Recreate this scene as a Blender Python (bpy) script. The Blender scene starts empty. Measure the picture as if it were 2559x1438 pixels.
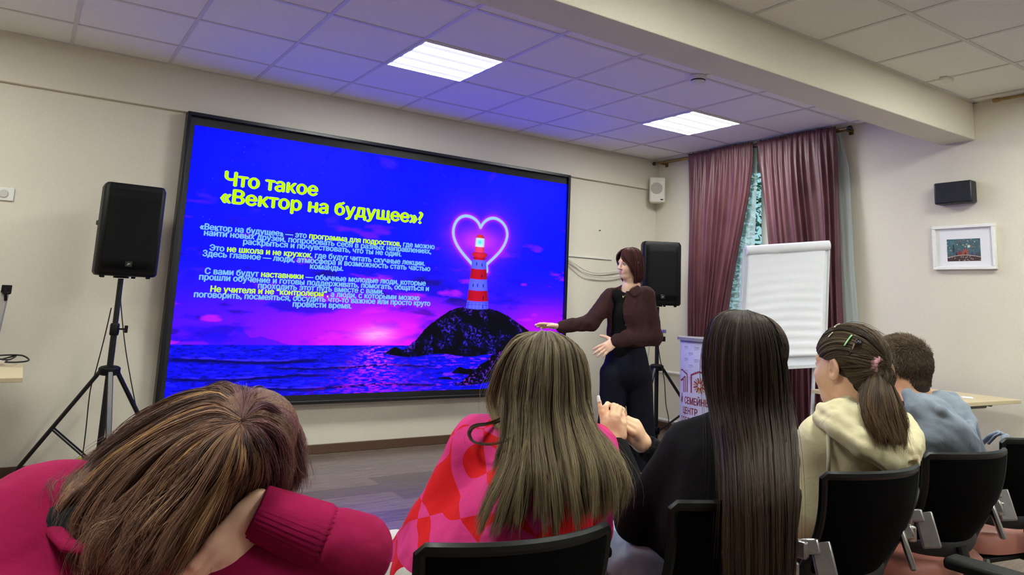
import bpy, bmesh, math, random
import numpy as np
from mathutils import Vector, Matrix

SC = bpy.context.scene
COL = SC.collection
PI = math.pi

# ------------------------------------------------------------------ camera
# phone camera held at seated eye height, cropped off-centre (vertical lens shift)
CAM = np.array([0.0, 0.0, 1.2204])
CR = np.array([0.82912821, -0.55733563, 0.04385669])
CU = np.array([-0.12017216, -0.10106201, 0.98759563])
CW = np.array([0.54598999, 0.82411374, 0.15076959])
FPX, PPX, PPY = 1799.62, 1279.5, 479.0
cam_data = bpy.data.cameras.new('camera')
cam = bpy.data.objects.new('camera', cam_data)
COL.objects.link(cam)
cam.matrix_world = Matrix((
    (CR[0], CU[0], -CW[0], CAM[0]),
    (CR[1], CU[1], -CW[1], CAM[1]),
    (CR[2], CU[2], -CW[2], CAM[2]),
    (0, 0, 0, 1)))
cam_data.sensor_width = 36.0
cam_data.lens = 36.0 * FPX / 2559.0
cam_data.shift_y = (PPY - 719.0) / 2559.0
cam_data.clip_start = 0.02
SC.camera = cam

# ------------------------------------------------------------------ world, exposure
SC.view_settings.view_transform = 'Standard'
SC.view_settings.look = 'None'
SC.view_settings.gamma = 1.0
SC.view_settings.use_curve_mapping = False
SC.view_settings.exposure = 0.0
cy = SC.cycles
cy.max_bounces = 6; cy.diffuse_bounces = 4; cy.glossy_bounces = 3; cy.transmission_bounces = 4; cy.transparent_max_bounces = 6
cy.use_adaptive_sampling = True; cy.adaptive_threshold = 0.03
world = bpy.data.worlds.new('world')
SC.world = world
world.use_nodes = True
world.node_tree.nodes['Background'].inputs[0].default_value = (0.42, 0.72, 0.78, 1)
world.node_tree.nodes['Background'].inputs[1].default_value = 1.0
LAMP_STRENGTH = 42.0           # luminous ceiling panels
SCREEN_STRENGTH = 1.0         # the big LED screen

# ------------------------------------------------------------------ helpers
def at(x, y, d):
    """a point seen at photo pixel x, y, at depth d metres in front of the camera"""
    return CAM + (CW + CR * ((x - PPX) / FPX) - CU * ((y - PPY) / FPX)) * d

def lin(r, g, b):
    return tuple(((c / 255) / 12.92 if c / 255 <= 0.04045 else ((c / 255 + 0.055) / 1.055) ** 2.4) for c in (r, g, b))

class NT:
    """tiny node tree helper"""
    def __init__(s, m):
        s.t = m.node_tree; s.n = s.t.nodes; s.l = s.t.links
        s.b = s.n['Principled BSDF']
    def add(s, typ, **kw):
        n = s.n.new(typ)
        for k, v in kw.items():
            if hasattr(n, k): setattr(n, k, v)
            else: n.inputs[k.replace('_', ' ')].default_value = v
        return n
    def link(s, a, b): s.l.new(a, b)

MATS = {}
def mat(name, col, rough=0.6, metal=0.0, spec=0.5, var=0.0, scale=30.0, bump=0.0, bscale=None, col2=None, stretch=None, coat=0.0, sheen=0.0):
    """procedural material: base colour with noise variation and noise bump, object coordinates"""
    if name in MATS: return MATS[name]
    m = bpy.data.materials.new(name); m.use_nodes = True
    t = NT(m)
    c = lin(*col)
    t.b.inputs['Roughness'].default_value = rough
    t.b.inputs['Metallic'].default_value = metal
    t.b.inputs['Specular IOR Level'].default_value = spec
    t.b.inputs['Coat Weight'].default_value = coat
    if sheen:
        t.b.inputs['Sheen Weight'].default_value = sheen
        t.b.inputs['Sheen Roughness'].default_value = 0.5
        t.b.inputs['Sheen Tint'].default_value = (*c, 1)
    tc = t.add('ShaderNodeTexCoord')
    src = tc.outputs['Object']
    if stretch:
        mp = t.add('ShaderNodeMapping'); mp.inputs['Scale'].default_value = stretch
        t.link(src, mp.inputs[0]); src = mp.outputs[0]
    c2 = lin(*col2) if col2 else tuple(min(1, v * (1 - var)) for v in c)
    nz = t.add('ShaderNodeTexNoise'); nz.inputs['Scale'].default_value = scale; nz.inputs['Detail'].default_value = 5
    t.link(src, nz.inputs['Vector'])
    rp = t.add('ShaderNodeValToRGB')
    rp.color_ramp.elements[0].position = 0.35; rp.color_ramp.elements[1].position = 0.65
    rp.color_ramp.elements[0].color = (*c2, 1); rp.color_ramp.elements[1].color = (*c, 1)
    t.link(nz.outputs['Fac'], rp.inputs[0]); t.link(rp.outputs[0], t.b.inputs['Base Color'])
    if bump:
        nb = t.add('ShaderNodeTexNoise'); nb.inputs['Scale'].default_value = bscale or scale * 4; nb.inputs['Detail'].default_value = 4
        t.link(src, nb.inputs['Vector'])
        bp = t.add('ShaderNodeBump'); bp.inputs['Strength'].default_value = bump; bp.inputs['Distance'].default_value = 0.01
        t.link(nb.outputs['Fac'], bp.inputs['Height']); t.link(bp.outputs[0], t.b.inputs['Normal'])
    MATS[name] = m
    return m

def emat(name, col, strength):
    if name in MATS: return MATS[name]
    m = bpy.data.materials.new(name); m.use_nodes = True
    t = NT(m)
    t.b.inputs['Base Color'].default_value = (0.02, 0.02, 0.02, 1)
    t.b.inputs['Emission Color'].default_value = (*lin(*col), 1)
    t.b.inputs['Emission Strength'].default_value = strength
    MATS[name] = m
    return m

class MB:
    """collects shapes that become ONE mesh object"""
    def __init__(s): s.v = []; s.f = []; s.m = []
    def raw(s, verts, faces, mi=0):
        b = len(s.v); s.v.extend([tuple(p) for p in verts]); s.f.extend([tuple(b + i for i in f) for f in faces]); s.m.extend([mi] * len(faces)); return s
    def box(s, c, size, rot=None, mi=0, taper=None):
        x, y, z = (k / 2 for k in size)
        P = [Vector((a * x, b * y, d * z)) for d in (-1, 1) for a, b in ((-1, -1), (1, -1), (1, 1), (-1, 1))]
        if taper:
            for p in P[4:]: p.x *= taper; p.y *= taper
        if rot is not None: P = [rot @ p for p in P]
        c = Vector(c)
        return s.raw([p + c for p in P], [(3, 2, 1, 0), (4, 5, 6, 7), (0, 1, 5, 4), (1, 2, 6, 5), (2, 3, 7, 6), (3, 0, 4, 7)], mi)
    def lo_hi(s, lo, hi, mi=0):
        return s.box([(a + b) / 2 for a, b in zip(lo, hi)], [abs(b - a) for a, b in zip(lo, hi)], None, mi)
    def tube(s, pts, r, n=10, cap=True, mi=0, flat=1.0, up=None):
        """swept tube along points; r a number or one per point; flat squashes one cross axis"""
        P = [Vector(p) for p in pts]; k = len(P)
        R = [r] * k if not hasattr(r, '__len__') else list(r)
        T = []
        for i in range(k):
            t = P[min(i + 1, k - 1)] - P[max(i - 1, 0)]
            T.append(t.normalized() if t.length > 1e-9 else Vector((0, 0, 1)))
        u = Vector(up) if up is not None else (Vector((0, 0, 1)) if abs(T[0].z) < 0.9 else Vector((1, 0, 0)))
        verts = []
        for i in range(k):
            u = (u - T[i] * u.dot(T[i])); u = u.normalized() if u.length > 1e-6 else T[i].orthogonal().normalized()
            w = T[i].cross(u)
            for j in range(n):
                a = 2 * PI * j / n
                verts.append(P[i] + u * (math.cos(a) * R[i] * flat) + w * (math.sin(a) * R[i]))
        faces = [(i * n + j, i * n + (j + 1) % n, (i + 1) * n + (j + 1) % n, (i + 1) * n + j) for i in range(k - 1) for j in range(n)]
        if cap: faces += [tuple(reversed(range(n))), tuple((k - 1) * n + j for j in range(n))]
        return s.raw(verts, faces, mi)
    def lathe(s, prof, c=(0, 0, 0), n=24, axis=None, mi=0):
        """profile [(r, h)] turned about axis through c"""
        q = Vector((0, 0, 1)).rotation_difference(Vector(axis)) if axis is not None else None
        verts = []
        for r, h in prof:
            for j in range(n):
                a = 2 * PI * j / n; p = Vector((r * math.cos(a), r * math.sin(a), h))
                if q is not None: p = q @ p
                verts.append(p + Vector(c))
        k = len(prof)
        faces = [(i * n + j, i * n + (j + 1) % n, (i + 1) * n + (j + 1) % n, (i + 1) * n + j) for i in range(k - 1) for j in range(n)]
        faces += [tuple(reversed(range(n))), tuple((k - 1) * n + j for j in range(n))]
        return s.raw(verts, faces, mi)
    def prism(s, poly, to3, d0, d1, mi=0):
        """2-D outline extruded between depths d0 and d1; to3(a, b, d) gives the point"""
        n = len(poly)
        verts = [to3(a, b, d0) for a, b in poly] + [to3(a, b, d1) for a, b in poly]
        faces = [tuple(reversed(range(n))), tuple(range(n, 2 * n))] + [(i, (i + 1) % n, n + (i + 1) % n, n + i) for i in range(n)]
        return s.raw(verts, faces, mi)
    def grid(s, P, mi=0, thick=None):
        """P[i][j] points -> quads"""
        a, b = len(P), len(P[0])
        return s.raw([p for row in P for p in row], [(i * b + j, i * b + j + 1, (i + 1) * b + j + 1, (i + 1) * b + j) for i in range(a - 1) for j in range(b - 1)], mi)
    def build(s, name, m=None, parent=None, smooth=None, bevel=0.0, segs=2, solid=0.0, subsurf=0, world=True):
        me = bpy.data.meshes.new(name)
        off = Vector(parent_loc(parent)) if (world and parent is not None) else Vector((0, 0, 0))
        me.from_pydata([Vector(p) - off for p in s.v], [], s.f)
        bm = bmesh.new(); bm.from_mesh(me); bmesh.ops.recalc_face_normals(bm, faces=bm.faces); bm.to_mesh(me); bm.free()
        for k in (m if isinstance(m, (list, tuple)) else [m]):
            if k: me.materials.append(k)
        if any(s.m): me.polygons.foreach_set('material_index', s.m)
        o = link(name, me, parent)
        if smooth is None: smooth = 35
        if smooth: shade(o, smooth)
        if solid:
            md = o.modifiers.new('solid', 'SOLIDIFY'); md.thickness = solid; md.offset = 0
        if bevel:
            md = o.modifiers.new('bevel', 'BEVEL'); md.width = bevel; md.segments = segs; md.limit_method = 'ANGLE'; md.angle_limit = math.radians(40); md.harden_normals = False
        if subsurf:
            md = o.modifiers.new('sub', 'SUBSURF'); md.levels = subsurf; md.render_levels = subsurf
        return o

def parent_loc(p):
    l = Vector((0, 0, 0))
    while p is not None: l += p.location; p = p.parent
    return l

def link(name, data, parent=None):
    o = bpy.data.objects.new(name, data); COL.objects.link(o)
    if parent is not None: o.parent = parent
    return o

def shade(o, ang=35):
    me = o.data
    me.polygons.foreach_set('use_smooth', [True] * len(me.polygons))
    if ang < 180:
        me.set_sharp_from_angle(angle=math.radians(ang))

def thing(name, label, cat, loc=(0, 0, 0), rz=0.0, group=None):
    o = bpy.data.objects.new(name, None); COL.objects.link(o)
    o.location = loc; o.rotation_euler = (0, 0, rz); o.empty_display_size = 0.1
    return tag(o, label, cat, group)

def tag(o, label, cat, group=None):
    o['label'] = label; o['category'] = cat
    if group: o['group'] = group
    return o

def structure(o):
    o['kind'] = 'structure'; return o

def dup(root, label, loc, rz=0.0):
    """a copy of a thing with copies of its parts and sub-parts"""
    def rec(o, par):
        c = o.copy(); COL.objects.link(c)
        if par is not None: c.parent = par
        for ch in list(o.children): rec(ch, c)
        return c
    r = rec(root, None)
    r.location = loc; r.rotation_euler = (0, 0, rz); r['label'] = label
    return r

# value noise on numpy arrays -------------------------------------------------
_rng = np.random.RandomState(7)
_LAT = _rng.rand(64, 64, 64).astype(np.float32)
def vnoise(x, y, z):
    xi = np.floor(x).astype(int); yi = np.floor(y).astype(int); zi = np.floor(z).astype(int)
    fx, fy, fz = x - xi, y - yi, z - zi
    fx = fx * fx * (3 - 2 * fx); fy = fy * fy * (3 - 2 * fy); fz = fz * fz * (3 - 2 * fz)
    g = lambda a, b, c: _LAT[(xi + a) & 63, (yi + b) & 63, (zi + c) & 63]
    l = lambda a, b, t: a + (b - a) * t
    return l(l(l(g(0, 0, 0), g(1, 0, 0), fx), l(g(0, 1, 0), g(1, 1, 0), fx), fy),
             l(l(g(0, 0, 1), g(1, 0, 1), fx), l(g(0, 1, 1), g(1, 1, 1), fx), fy), fz)
def fbm(x, y, z, o=4):
    s = 0.0; a = 0.5
    for k in range(o):
        s = s + a * vnoise(x * 2 ** k + 11.3 * k, y * 2 ** k + 5.7 * k, z * 2 ** k + 3.1 * k); a *= 0.5
    return s / (1 - 0.5 ** o)
# ================================================================== the room
YW, XR, XL, YB, ZC = 5.591, 5.584, -2.4, -3.0, 2.801
BZ, BY0, BY1 = 2.522, 2.39, 2.635
wallpaper = mat('wallpaper', (222, 215, 200), 0.75, var=0.06, scale=160, bump=0.25, bscale=420, spec=0.25)
ceil_m = mat('ceiling_tile', (234, 231, 229), 0.85, var=0.05, scale=60, bump=0.15, bscale=300, spec=0.2)
grid_m = mat('ceiling_grid', (205, 201, 200), 0.45, var=0.05)
skirt_m = mat('skirting', (92, 66, 50), 0.45, var=0.3, scale=8, stretch=(3, 3, 40))

def floor_material():
    m = bpy.data.materials.new('laminate'); m.use_nodes = True; t = NT(m)
    tc = t.add('ShaderNodeTexCoord')
    mp = t.add('ShaderNodeMapping'); t.link(tc.outputs['Object'], mp.inputs[0])
    br = t.add('ShaderNodeTexBrick'); br.offset = 0.37
    br.inputs['Scale'].default_value = 1.0; br.inputs['Brick Width'].default_value = 1.28; br.inputs['Row Height'].default_value = 0.19
    br.inputs['Mortar Size'].default_value = 0.0015; br.inputs['Bias'].default_value = 0.0
    br.inputs['Color1'].default_value = (*lin(100, 88, 80), 1); br.inputs['Color2'].default_value = (*lin(128, 114, 104), 1); br.inputs['Mortar'].default_value = (*lin(40, 30, 26), 1)
    t.link(mp.outputs[0], br.inputs['Vector'])
    m2 = t.add('ShaderNodeMapping'); m2.inputs['Scale'].default_value = (1.6, 26, 1); t.link(tc.outputs['Object'], m2.inputs[0])
    nz = t.add('ShaderNodeTexNoise'); nz.inputs['Scale'].default_value = 3.0; nz.inputs['Detail'].default_value = 8; nz.inputs['Roughness'].default_value = 0.65
    t.link(m2.outputs[0], nz.inputs['Vector'])
    mx = t.add('ShaderNodeMix', data_type='RGBA', blend_type='MULTIPLY'); mx.inputs[0].default_value = 0.85
    rp = t.add('ShaderNodeValToRGB'); rp.color_ramp.elements[0].color = (0.45, 0.42, 0.4, 1); rp.color_ramp.elements[1].color = (1.25, 1.2, 1.15, 1)
    rp.color_ramp.elements[0].position = 0.3; rp.color_ramp.elements[1].position = 0.7
    t.link(nz.outputs['Fac'], rp.inputs[0]); t.link(br.outputs['Color'], mx.inputs[6]); t.link(rp.outputs[0], mx.inputs[7])
    t.link(mx.outputs[2], t.b.inputs['Base Color'])
    t.b.inputs['Roughness'].default_value = 0.24
    bp = t.add('ShaderNodeBump'); bp.inputs['Strength'].default_value = 0.12; bp.inputs['Distance'].default_value = 0.002
    t.link(nz.outputs['Fac'], bp.inputs['Height']); t.link(bp.outputs[0], t.b.inputs['Normal'])
    return m
structure(MB().lo_hi((XL - .2, YB - .2, -.1), (XR + .2, YW + .2, 0)).build('floor', floor_material(), smooth=0))
# walls; the front wall carries a shallow boxed band along its top
structure(MB().lo_hi((XL - .2, YW, -.1), (XR + .2, YW + .2, ZC + .3)).build('wall_front', wallpaper, smooth=0))
structure(MB().lo_hi((XL, YW - .035, 2.475), (XR, YW + .05, ZC + .1)).build('trim_1', wallpaper, smooth=0, bevel=.004))
structure(MB().lo_hi((XL - .2, YB - .2, -.1), (XL, YW + .2, ZC + .3)).build('wall_left', wallpaper, smooth=0))
structure(MB().lo_hi((XL - .2, YB - .2, -.1), (XR + .2, YB, ZC + .3)).build('wall_back', wallpaper, smooth=0))
WY0, WY1, WZ0, WZ1 = 3.62, 4.93, 0.85, 2.62
V0, V1 = -0.6, 1.5         # second window further back, beyond the beam
w = MB()
for lo, hi in (((YB - .2, -.1), (V0, ZC + .3)), ((V0, -.1), (V1, WZ0)), ((V0, WZ1), (V1, ZC + .3)), ((V1, -.1), (WY0, ZC + .3)),
               ((WY0, -.1), (WY1, WZ0)), ((WY0, WZ1), (WY1, ZC + .3)), ((WY1, -.1), (YW + .2, ZC + .3))):
    w.lo_hi((XR, lo[0], lo[1]), (XR + .3, hi[0], hi[1]))
structure(w.build('wall_right', wallpaper, smooth=0))
structure(MB().lo_hi((XL, BY0, BZ), (XR, BY1, ZC + .2)).build('beam', wallpaper, smooth=0, bevel=.006))
# suspended ceiling: slab of tiles plus the T-bar grid
structure(MB().lo_hi((XL - .2, YB - .2, ZC), (XR + .2, YW + .2, ZC + .1)).build('ceiling', ceil_m, smooth=0))
g = MB()
gx = [.07 + .6 * i for i in range(-4, 10)]
gy = [5.0745 - .6 * j for j in range(0, 4)] + [1.85 - .6 * j for j in range(0, 8)]
for x in gx:
    for y0, y1 in ((BY1, YW - .035), (YB, BY0)): g.lo_hi((x - .012, y0, ZC - .004), (x + .012, y1, ZC + .002))
for y in gy: g.lo_hi((XL, y - .012, ZC - .0045), (XR, y + .012, ZC + .002))
for y0, y1 in ((YW - .06, YW - .035), (BY1, BY1 + .025), (BY0 - .025, BY0)): g.lo_hi((XL, y0, ZC - .006), (XR, y1, ZC + .002))
for y0, y1 in ((BY1, YW - .035), (YB, BY0)): g.lo_hi((XR - .025, y0, ZC - .006), (XR, y1, ZC + .002))
structure(g.build('trim_2', grid_m, smooth=0))
structure(MB().lo_hi((XL, YW - .016, 0), (XR, YW, .07)).build('baseboard_front', skirt_m, smooth=0, bevel=.004))
structure(MB().lo_hi((XR - .016, YB, 0), (XR, YW - .016, .07)).build('baseboard_right', skirt_m, smooth=0, bevel=.004))

# windows: white plastic frame, panes, sill
upvc = mat('white_plastic', (226, 226, 222), 0.35, var=0.03)
def glass_mat():
    m = bpy.data.materials.new('window_glass'); m.use_nodes = True; t = NT(m)
    t.b.inputs['Base Color'].default_value = (0.9, 0.97, 0.96, 1); t.b.inputs['Roughness'].default_value = 0.02
    t.b.inputs['Transmission Weight'].default_value = 1.0; t.b.inputs['IOR'].default_value = 1.0
    return m
gl = glass_mat()
for k, (y0, y1) in enumerate(((WY0, WY1), (V0, V1)), 1):
    f = MB(); x0, x1 = XR + .12, XR + .18
    ym = (y0 + y1) / 2
    for a, b, c, d in ((y0, y1, WZ0, WZ0 + .07), (y0, y1, WZ1 - .07, WZ1), (y0, y0 + .07, WZ0, WZ1), (y1 - .07, y1, WZ0, WZ1), (ym - .05, ym + .05, WZ0, WZ1)):
        f.lo_hi((x0, a, c), (x1, b, d))
    fo = structure(f.build('window_%d' % k, upvc, smooth=0, bevel=.006))
    MB().lo_hi((XR + .147, y0 + .06, WZ0 + .06), (XR + .153, y1 - .06, WZ1 - .06)).build('pane', gl, fo, smooth=0, world=False)
    MB().lo_hi((XR - .05, y0 - .05, WZ0 - .03), (XR + .13, y1 + .05, WZ0)).build('window_sill', upvc, fo, smooth=0, bevel=.008, world=False)
# greenery outside the window
leaf = mat('leaves', (52, 112, 70), 0.6, col2=(20, 60, 44), scale=9)
rg = random.Random(3)
def bush(name, c, r, n, label):
    b = MB()
    for i in range(n):
        d = Vector((rg.gauss(0, 1), rg.gauss(0, 1), rg.gauss(0, 1))).normalized() * r * rg.uniform(.55, 1)
        p = Vector(c) + Vector((d.x * .8, d.y, d.z * 1.2)); s = rg.uniform(.03, .06)
        q = Vector((rg.gauss(0, 1), rg.gauss(0, 1), rg.gauss(0, 1))).normalized(); e = q.orthogonal().normalized()
        b.raw([p - q * s, p + e * s * .5, p + q * s, p - e * s * .5], [(0, 1, 2, 3)])
    root = thing(name, label, 'tree', (c[0], c[1], -.1))
    b.build('foliage', leaf, root, smooth=0)
    MB().tube([(c[0], c[1], -.1), (c[0] + .05, c[1], c[2] * .6), (c[0], c[1] + .05, c[2])], [.09, .07, .03], 8).build('trunk', mat('bark', (70, 58, 46), .9, var=.4, bump=.6), root)
bush('tree', (8.2, 5.6, 1.9), 1.5, 6500, 'leafy green tree outside the curtained window, seen in the gap between the curtains')
structure(MB().lo_hi((XR + .3, -8, -.4), (14, 14, -.12)).build('ground', mat('lawn', (70, 100, 60), .9, var=.4, scale=5), smooth=0))

# ------------------------------------------------------------------ ceiling lamps
def lamp_material():
    m = bpy.data.materials.new('lamp_diffuser'); m.use_nodes = True; t = NT(m)
    tc = t.add('ShaderNodeTexCoord'); sx = t.add('ShaderNodeSeparateXYZ'); t.link(tc.outputs['Object'], sx.inputs[0])
    a = t.add('ShaderNodeMath', operation='MULTIPLY'); a.inputs[1].default_value = 2 * PI / 0.148; t.link(sx.outputs['Y'], a.inputs[0])
    s = t.add('ShaderNodeMath', operation='COSINE'); t.link(a.outputs[0], s.inputs[0])
    mr = t.add('ShaderNodeMapRange'); mr.inputs[1].default_value = -1; mr.inputs[2].default_value = 1
    mr.inputs[1].default_value = -.55; mr.inputs[2].default_value = .25
    mr.inputs[3].default_value = .72; mr.inputs[4].default_value = LAMP_STRENGTH * 1.72
    t.link(s.outputs[0], mr.inputs[0]); t.link(mr.outputs[0], t.b.inputs['Emission Strength'])
    t.b.inputs['Emission Color'].default_value = (0.97, 1.0, 0.90, 1)
    t.b.inputs['Base Color'].default_value = (0.8, 0.8, 0.8, 1)
    return m
lamp_m = lamp_material()
lamp0 = thing('ceiling_light', 'glowing square ceiling panel light above the middle of the big screen', 'ceiling light', (2.17, 4.175, ZC), group='square panel lights in the tiled ceiling')
b = MB()
for s in (-1, 1):
    b.lo_hi((s * .284, -.296, -.012), (s * .297, .296, .002)); b.lo_hi((-.297, s * .284, -.012), (.297, s * .297, .002))
b.build('lamp_frame', mat('lamp_white', (225, 225, 225), .4), lamp0, smooth=0, world=False)
MB().lo_hi((-.285, -.285, -.008), (.285, .285, -.002)).build('diffuser', lamp_m, lamp0, smooth=0, world=False)
dup(lamp0, 'glowing square ceiling panel light nearer the curtained window', (4.57, 4.175, ZC))
for lx, ly, lab in ((-.83, 4.175, 'added panel light, out of view, over the left end of the front wall'), (-.23, 1.25, 'added panel light, out of view, over the left of the audience'), (2.17, 1.25, 'panel light over the audience, behind the beam'), (4.57, 1.25, 'panel light over the audience by the right wall'),  # left pair: unseen panels added to brighten the left wall and magenta girl
                    (2.17, -1.15, 'panel light at the back of the room'), (4.57, -1.15, 'panel light at the back of the room by the right wall')):
    dup(lamp0, lab, (lx, ly, ZC))
# ================================================================== the LED screen
def text_geo(body, size=1.0, bold=0.0, width=None, mats=None, res=4):
    """flat lettering: vertices (x right, y up), faces, material index per face; width stretches it to fit.
    every outline is filled with its own counters, so overlapping strokes stay solid"""
    from mathutils.geometry import delaunay_2d_cdt
    c = bpy.data.curves.new('lettering', 'FONT'); c.body = body; c.size = size
    if mats:
        for k in range(max(mats) + 1): c.materials.append(bpy.data.materials.new('tmp'))
        for i, k in enumerate(mats): c.body_format[i].material_index = k
    o = bpy.data.objects.new('lettering', c); COL.objects.link(o)
    dg = bpy.context.evaluated_depsgraph_get(); dg.update()
    cu = o.evaluated_get(dg).to_curve(dg)
    loops = []
    for sp in cu.splines:
        P = []
        bp = sp.bezier_points; n = len(bp)
        if n:
            for i in range(n):
                p0, h0, h1, p1 = bp[i].co, bp[i].handle_right, bp[(i + 1) % n].handle_left, bp[(i + 1) % n].co
                straight = (h0 - p0).cross(p1 - p0).length < 1e-7 and (h1 - p1).cross(p1 - p0).length < 1e-7
                for k in range(1 if straight else res):
                    t = k / res; q = p0 * (1 - t) ** 3 + h0 * 3 * t * (1 - t) ** 2 + h1 * 3 * t * t * (1 - t) + p1 * t ** 3
                    P.append((q.x, q.y))
        else: P = [(p.co.x, p.co.y) for p in sp.points]
        if len(P) < 3: continue
        P = np.array(P); x, y = P[:, 0], P[:, 1]
        loops.append((P, .5 * np.sum(x * np.roll(y, -1) - np.roll(x, -1) * y), sp.material_index))
    o.to_curve_clear() if hasattr(o, 'to_curve_clear') else None
    bpy.data.objects.remove(o); bpy.data.curves.remove(c)
    # glyph by glyph: triangulate all outline edges, keep the triangles the outlines wind around
    loops.sort(key=lambda l: l[0][:, 0].min())
    groups = []
    for l in loops:
        if groups and l[0][:, 0].min() < groups[-1][1] - 1e-6: groups[-1][0].append(l); groups[-1][1] = max(groups[-1][1], l[0][:, 0].max())
        else: groups.append([[l], l[0][:, 0].max()])
    V, F, M = [], [], []
    for ls, _ in groups:
        pts, ed = [], []
        for P, _a, _m in ls:
            n = len(P); ed += [(len(pts) + k, len(pts) + (k + 1) % n) for k in range(n)]; pts += [Vector(p) for p in P]
        ov, oe, of = delaunay_2d_cdt(pts, ed, [], 0, 1e-6)[:3]
        O = np.array([tuple(v) for v in ov]); T = np.array([f[:3] for f in of if len(f) == 3])
        if len(T) == 0: continue
        C = O[T].mean(1); wn = np.zeros(len(C))
        for P, _a, _m in ls:
            x, y = P[:, 0], P[:, 1]; x2, y2 = np.roll(x, -1), np.roll(y, -1)
            side = (x2 - x)[None] * (C[:, 1:2] - y[None]) - (C[:, 0:1] - x[None]) * (y2 - y)[None]
            wn += ((y[None] <= C[:, 1:2]) & (y2[None] > C[:, 1:2]) & (side > 0)).sum(1) - ((y[None] > C[:, 1:2]) & (y2[None] <= C[:, 1:2]) & (side < 0)).sum(1)
        T = T[wn != 0]; b = len(V)
        V += list(O); F += [tuple(b + k for k in t) for t in T]; M += [ls[0][2]] * len(T)
    V = np.array(V)
    V[:, 0] -= V[:, 0].min()
    if width: V[:, 0] *= width / max(1e-6, V[:, 0].max())
    if bold:          # heavier strokes: the outlines repeated a hair to every side
        n = len(V); k = ((0, 0), (bold, 0), (-bold, 0), (0, bold * .6), (0, -bold * .6))
        F = [tuple(i + j * n for i in f) for j in range(5) for f in F]; M = M * 5
        V = np.concatenate([V + np.array(d) for d in k])
    return V, F, M

SX0, SX1, SZ0, SZ1 = 0.885, 4.30, 0.452, 2.380
SY = 5.520           # the lit face; the frame's front stands 3 cm proud of it
FY = 5.488
scr = thing('led_screen', 'huge black framed screen showing a striped lighthouse with a glowing heart', 'screen', (2.57, YW, .39))
frame_m = mat('black_frame', (14, 14, 17), 0.35, var=.2)
bord_m = mat('black_screen_border', (10, 10, 12), 0.28, var=.3, scale=250, bump=.35, bscale=500)
f = MB(); X0, X1, Z0, Z1, T = .826, 4.325, .385, 2.470, .026
f.lo_hi((X0, FY, Z0), (X0 + T, YW - .002, Z1)); f.lo_hi((X1 - T, FY, Z0), (X1, YW - .002, Z1))
f.lo_hi((X0 + T, FY, Z1 - T), (X1 - T, YW - .002, Z1)); f.lo_hi((X0 + T, FY, Z0), (X1 - T, YW - .002, Z0 + T))
f.build('screen_frame', frame_m, scr, bevel=.004)
MB().lo_hi((X0 + T, SY + .002, Z0 + T), (X1 - T, YW - .004, Z1 - T)).build('screen_border', bord_m, scr, smooth=0)

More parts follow.
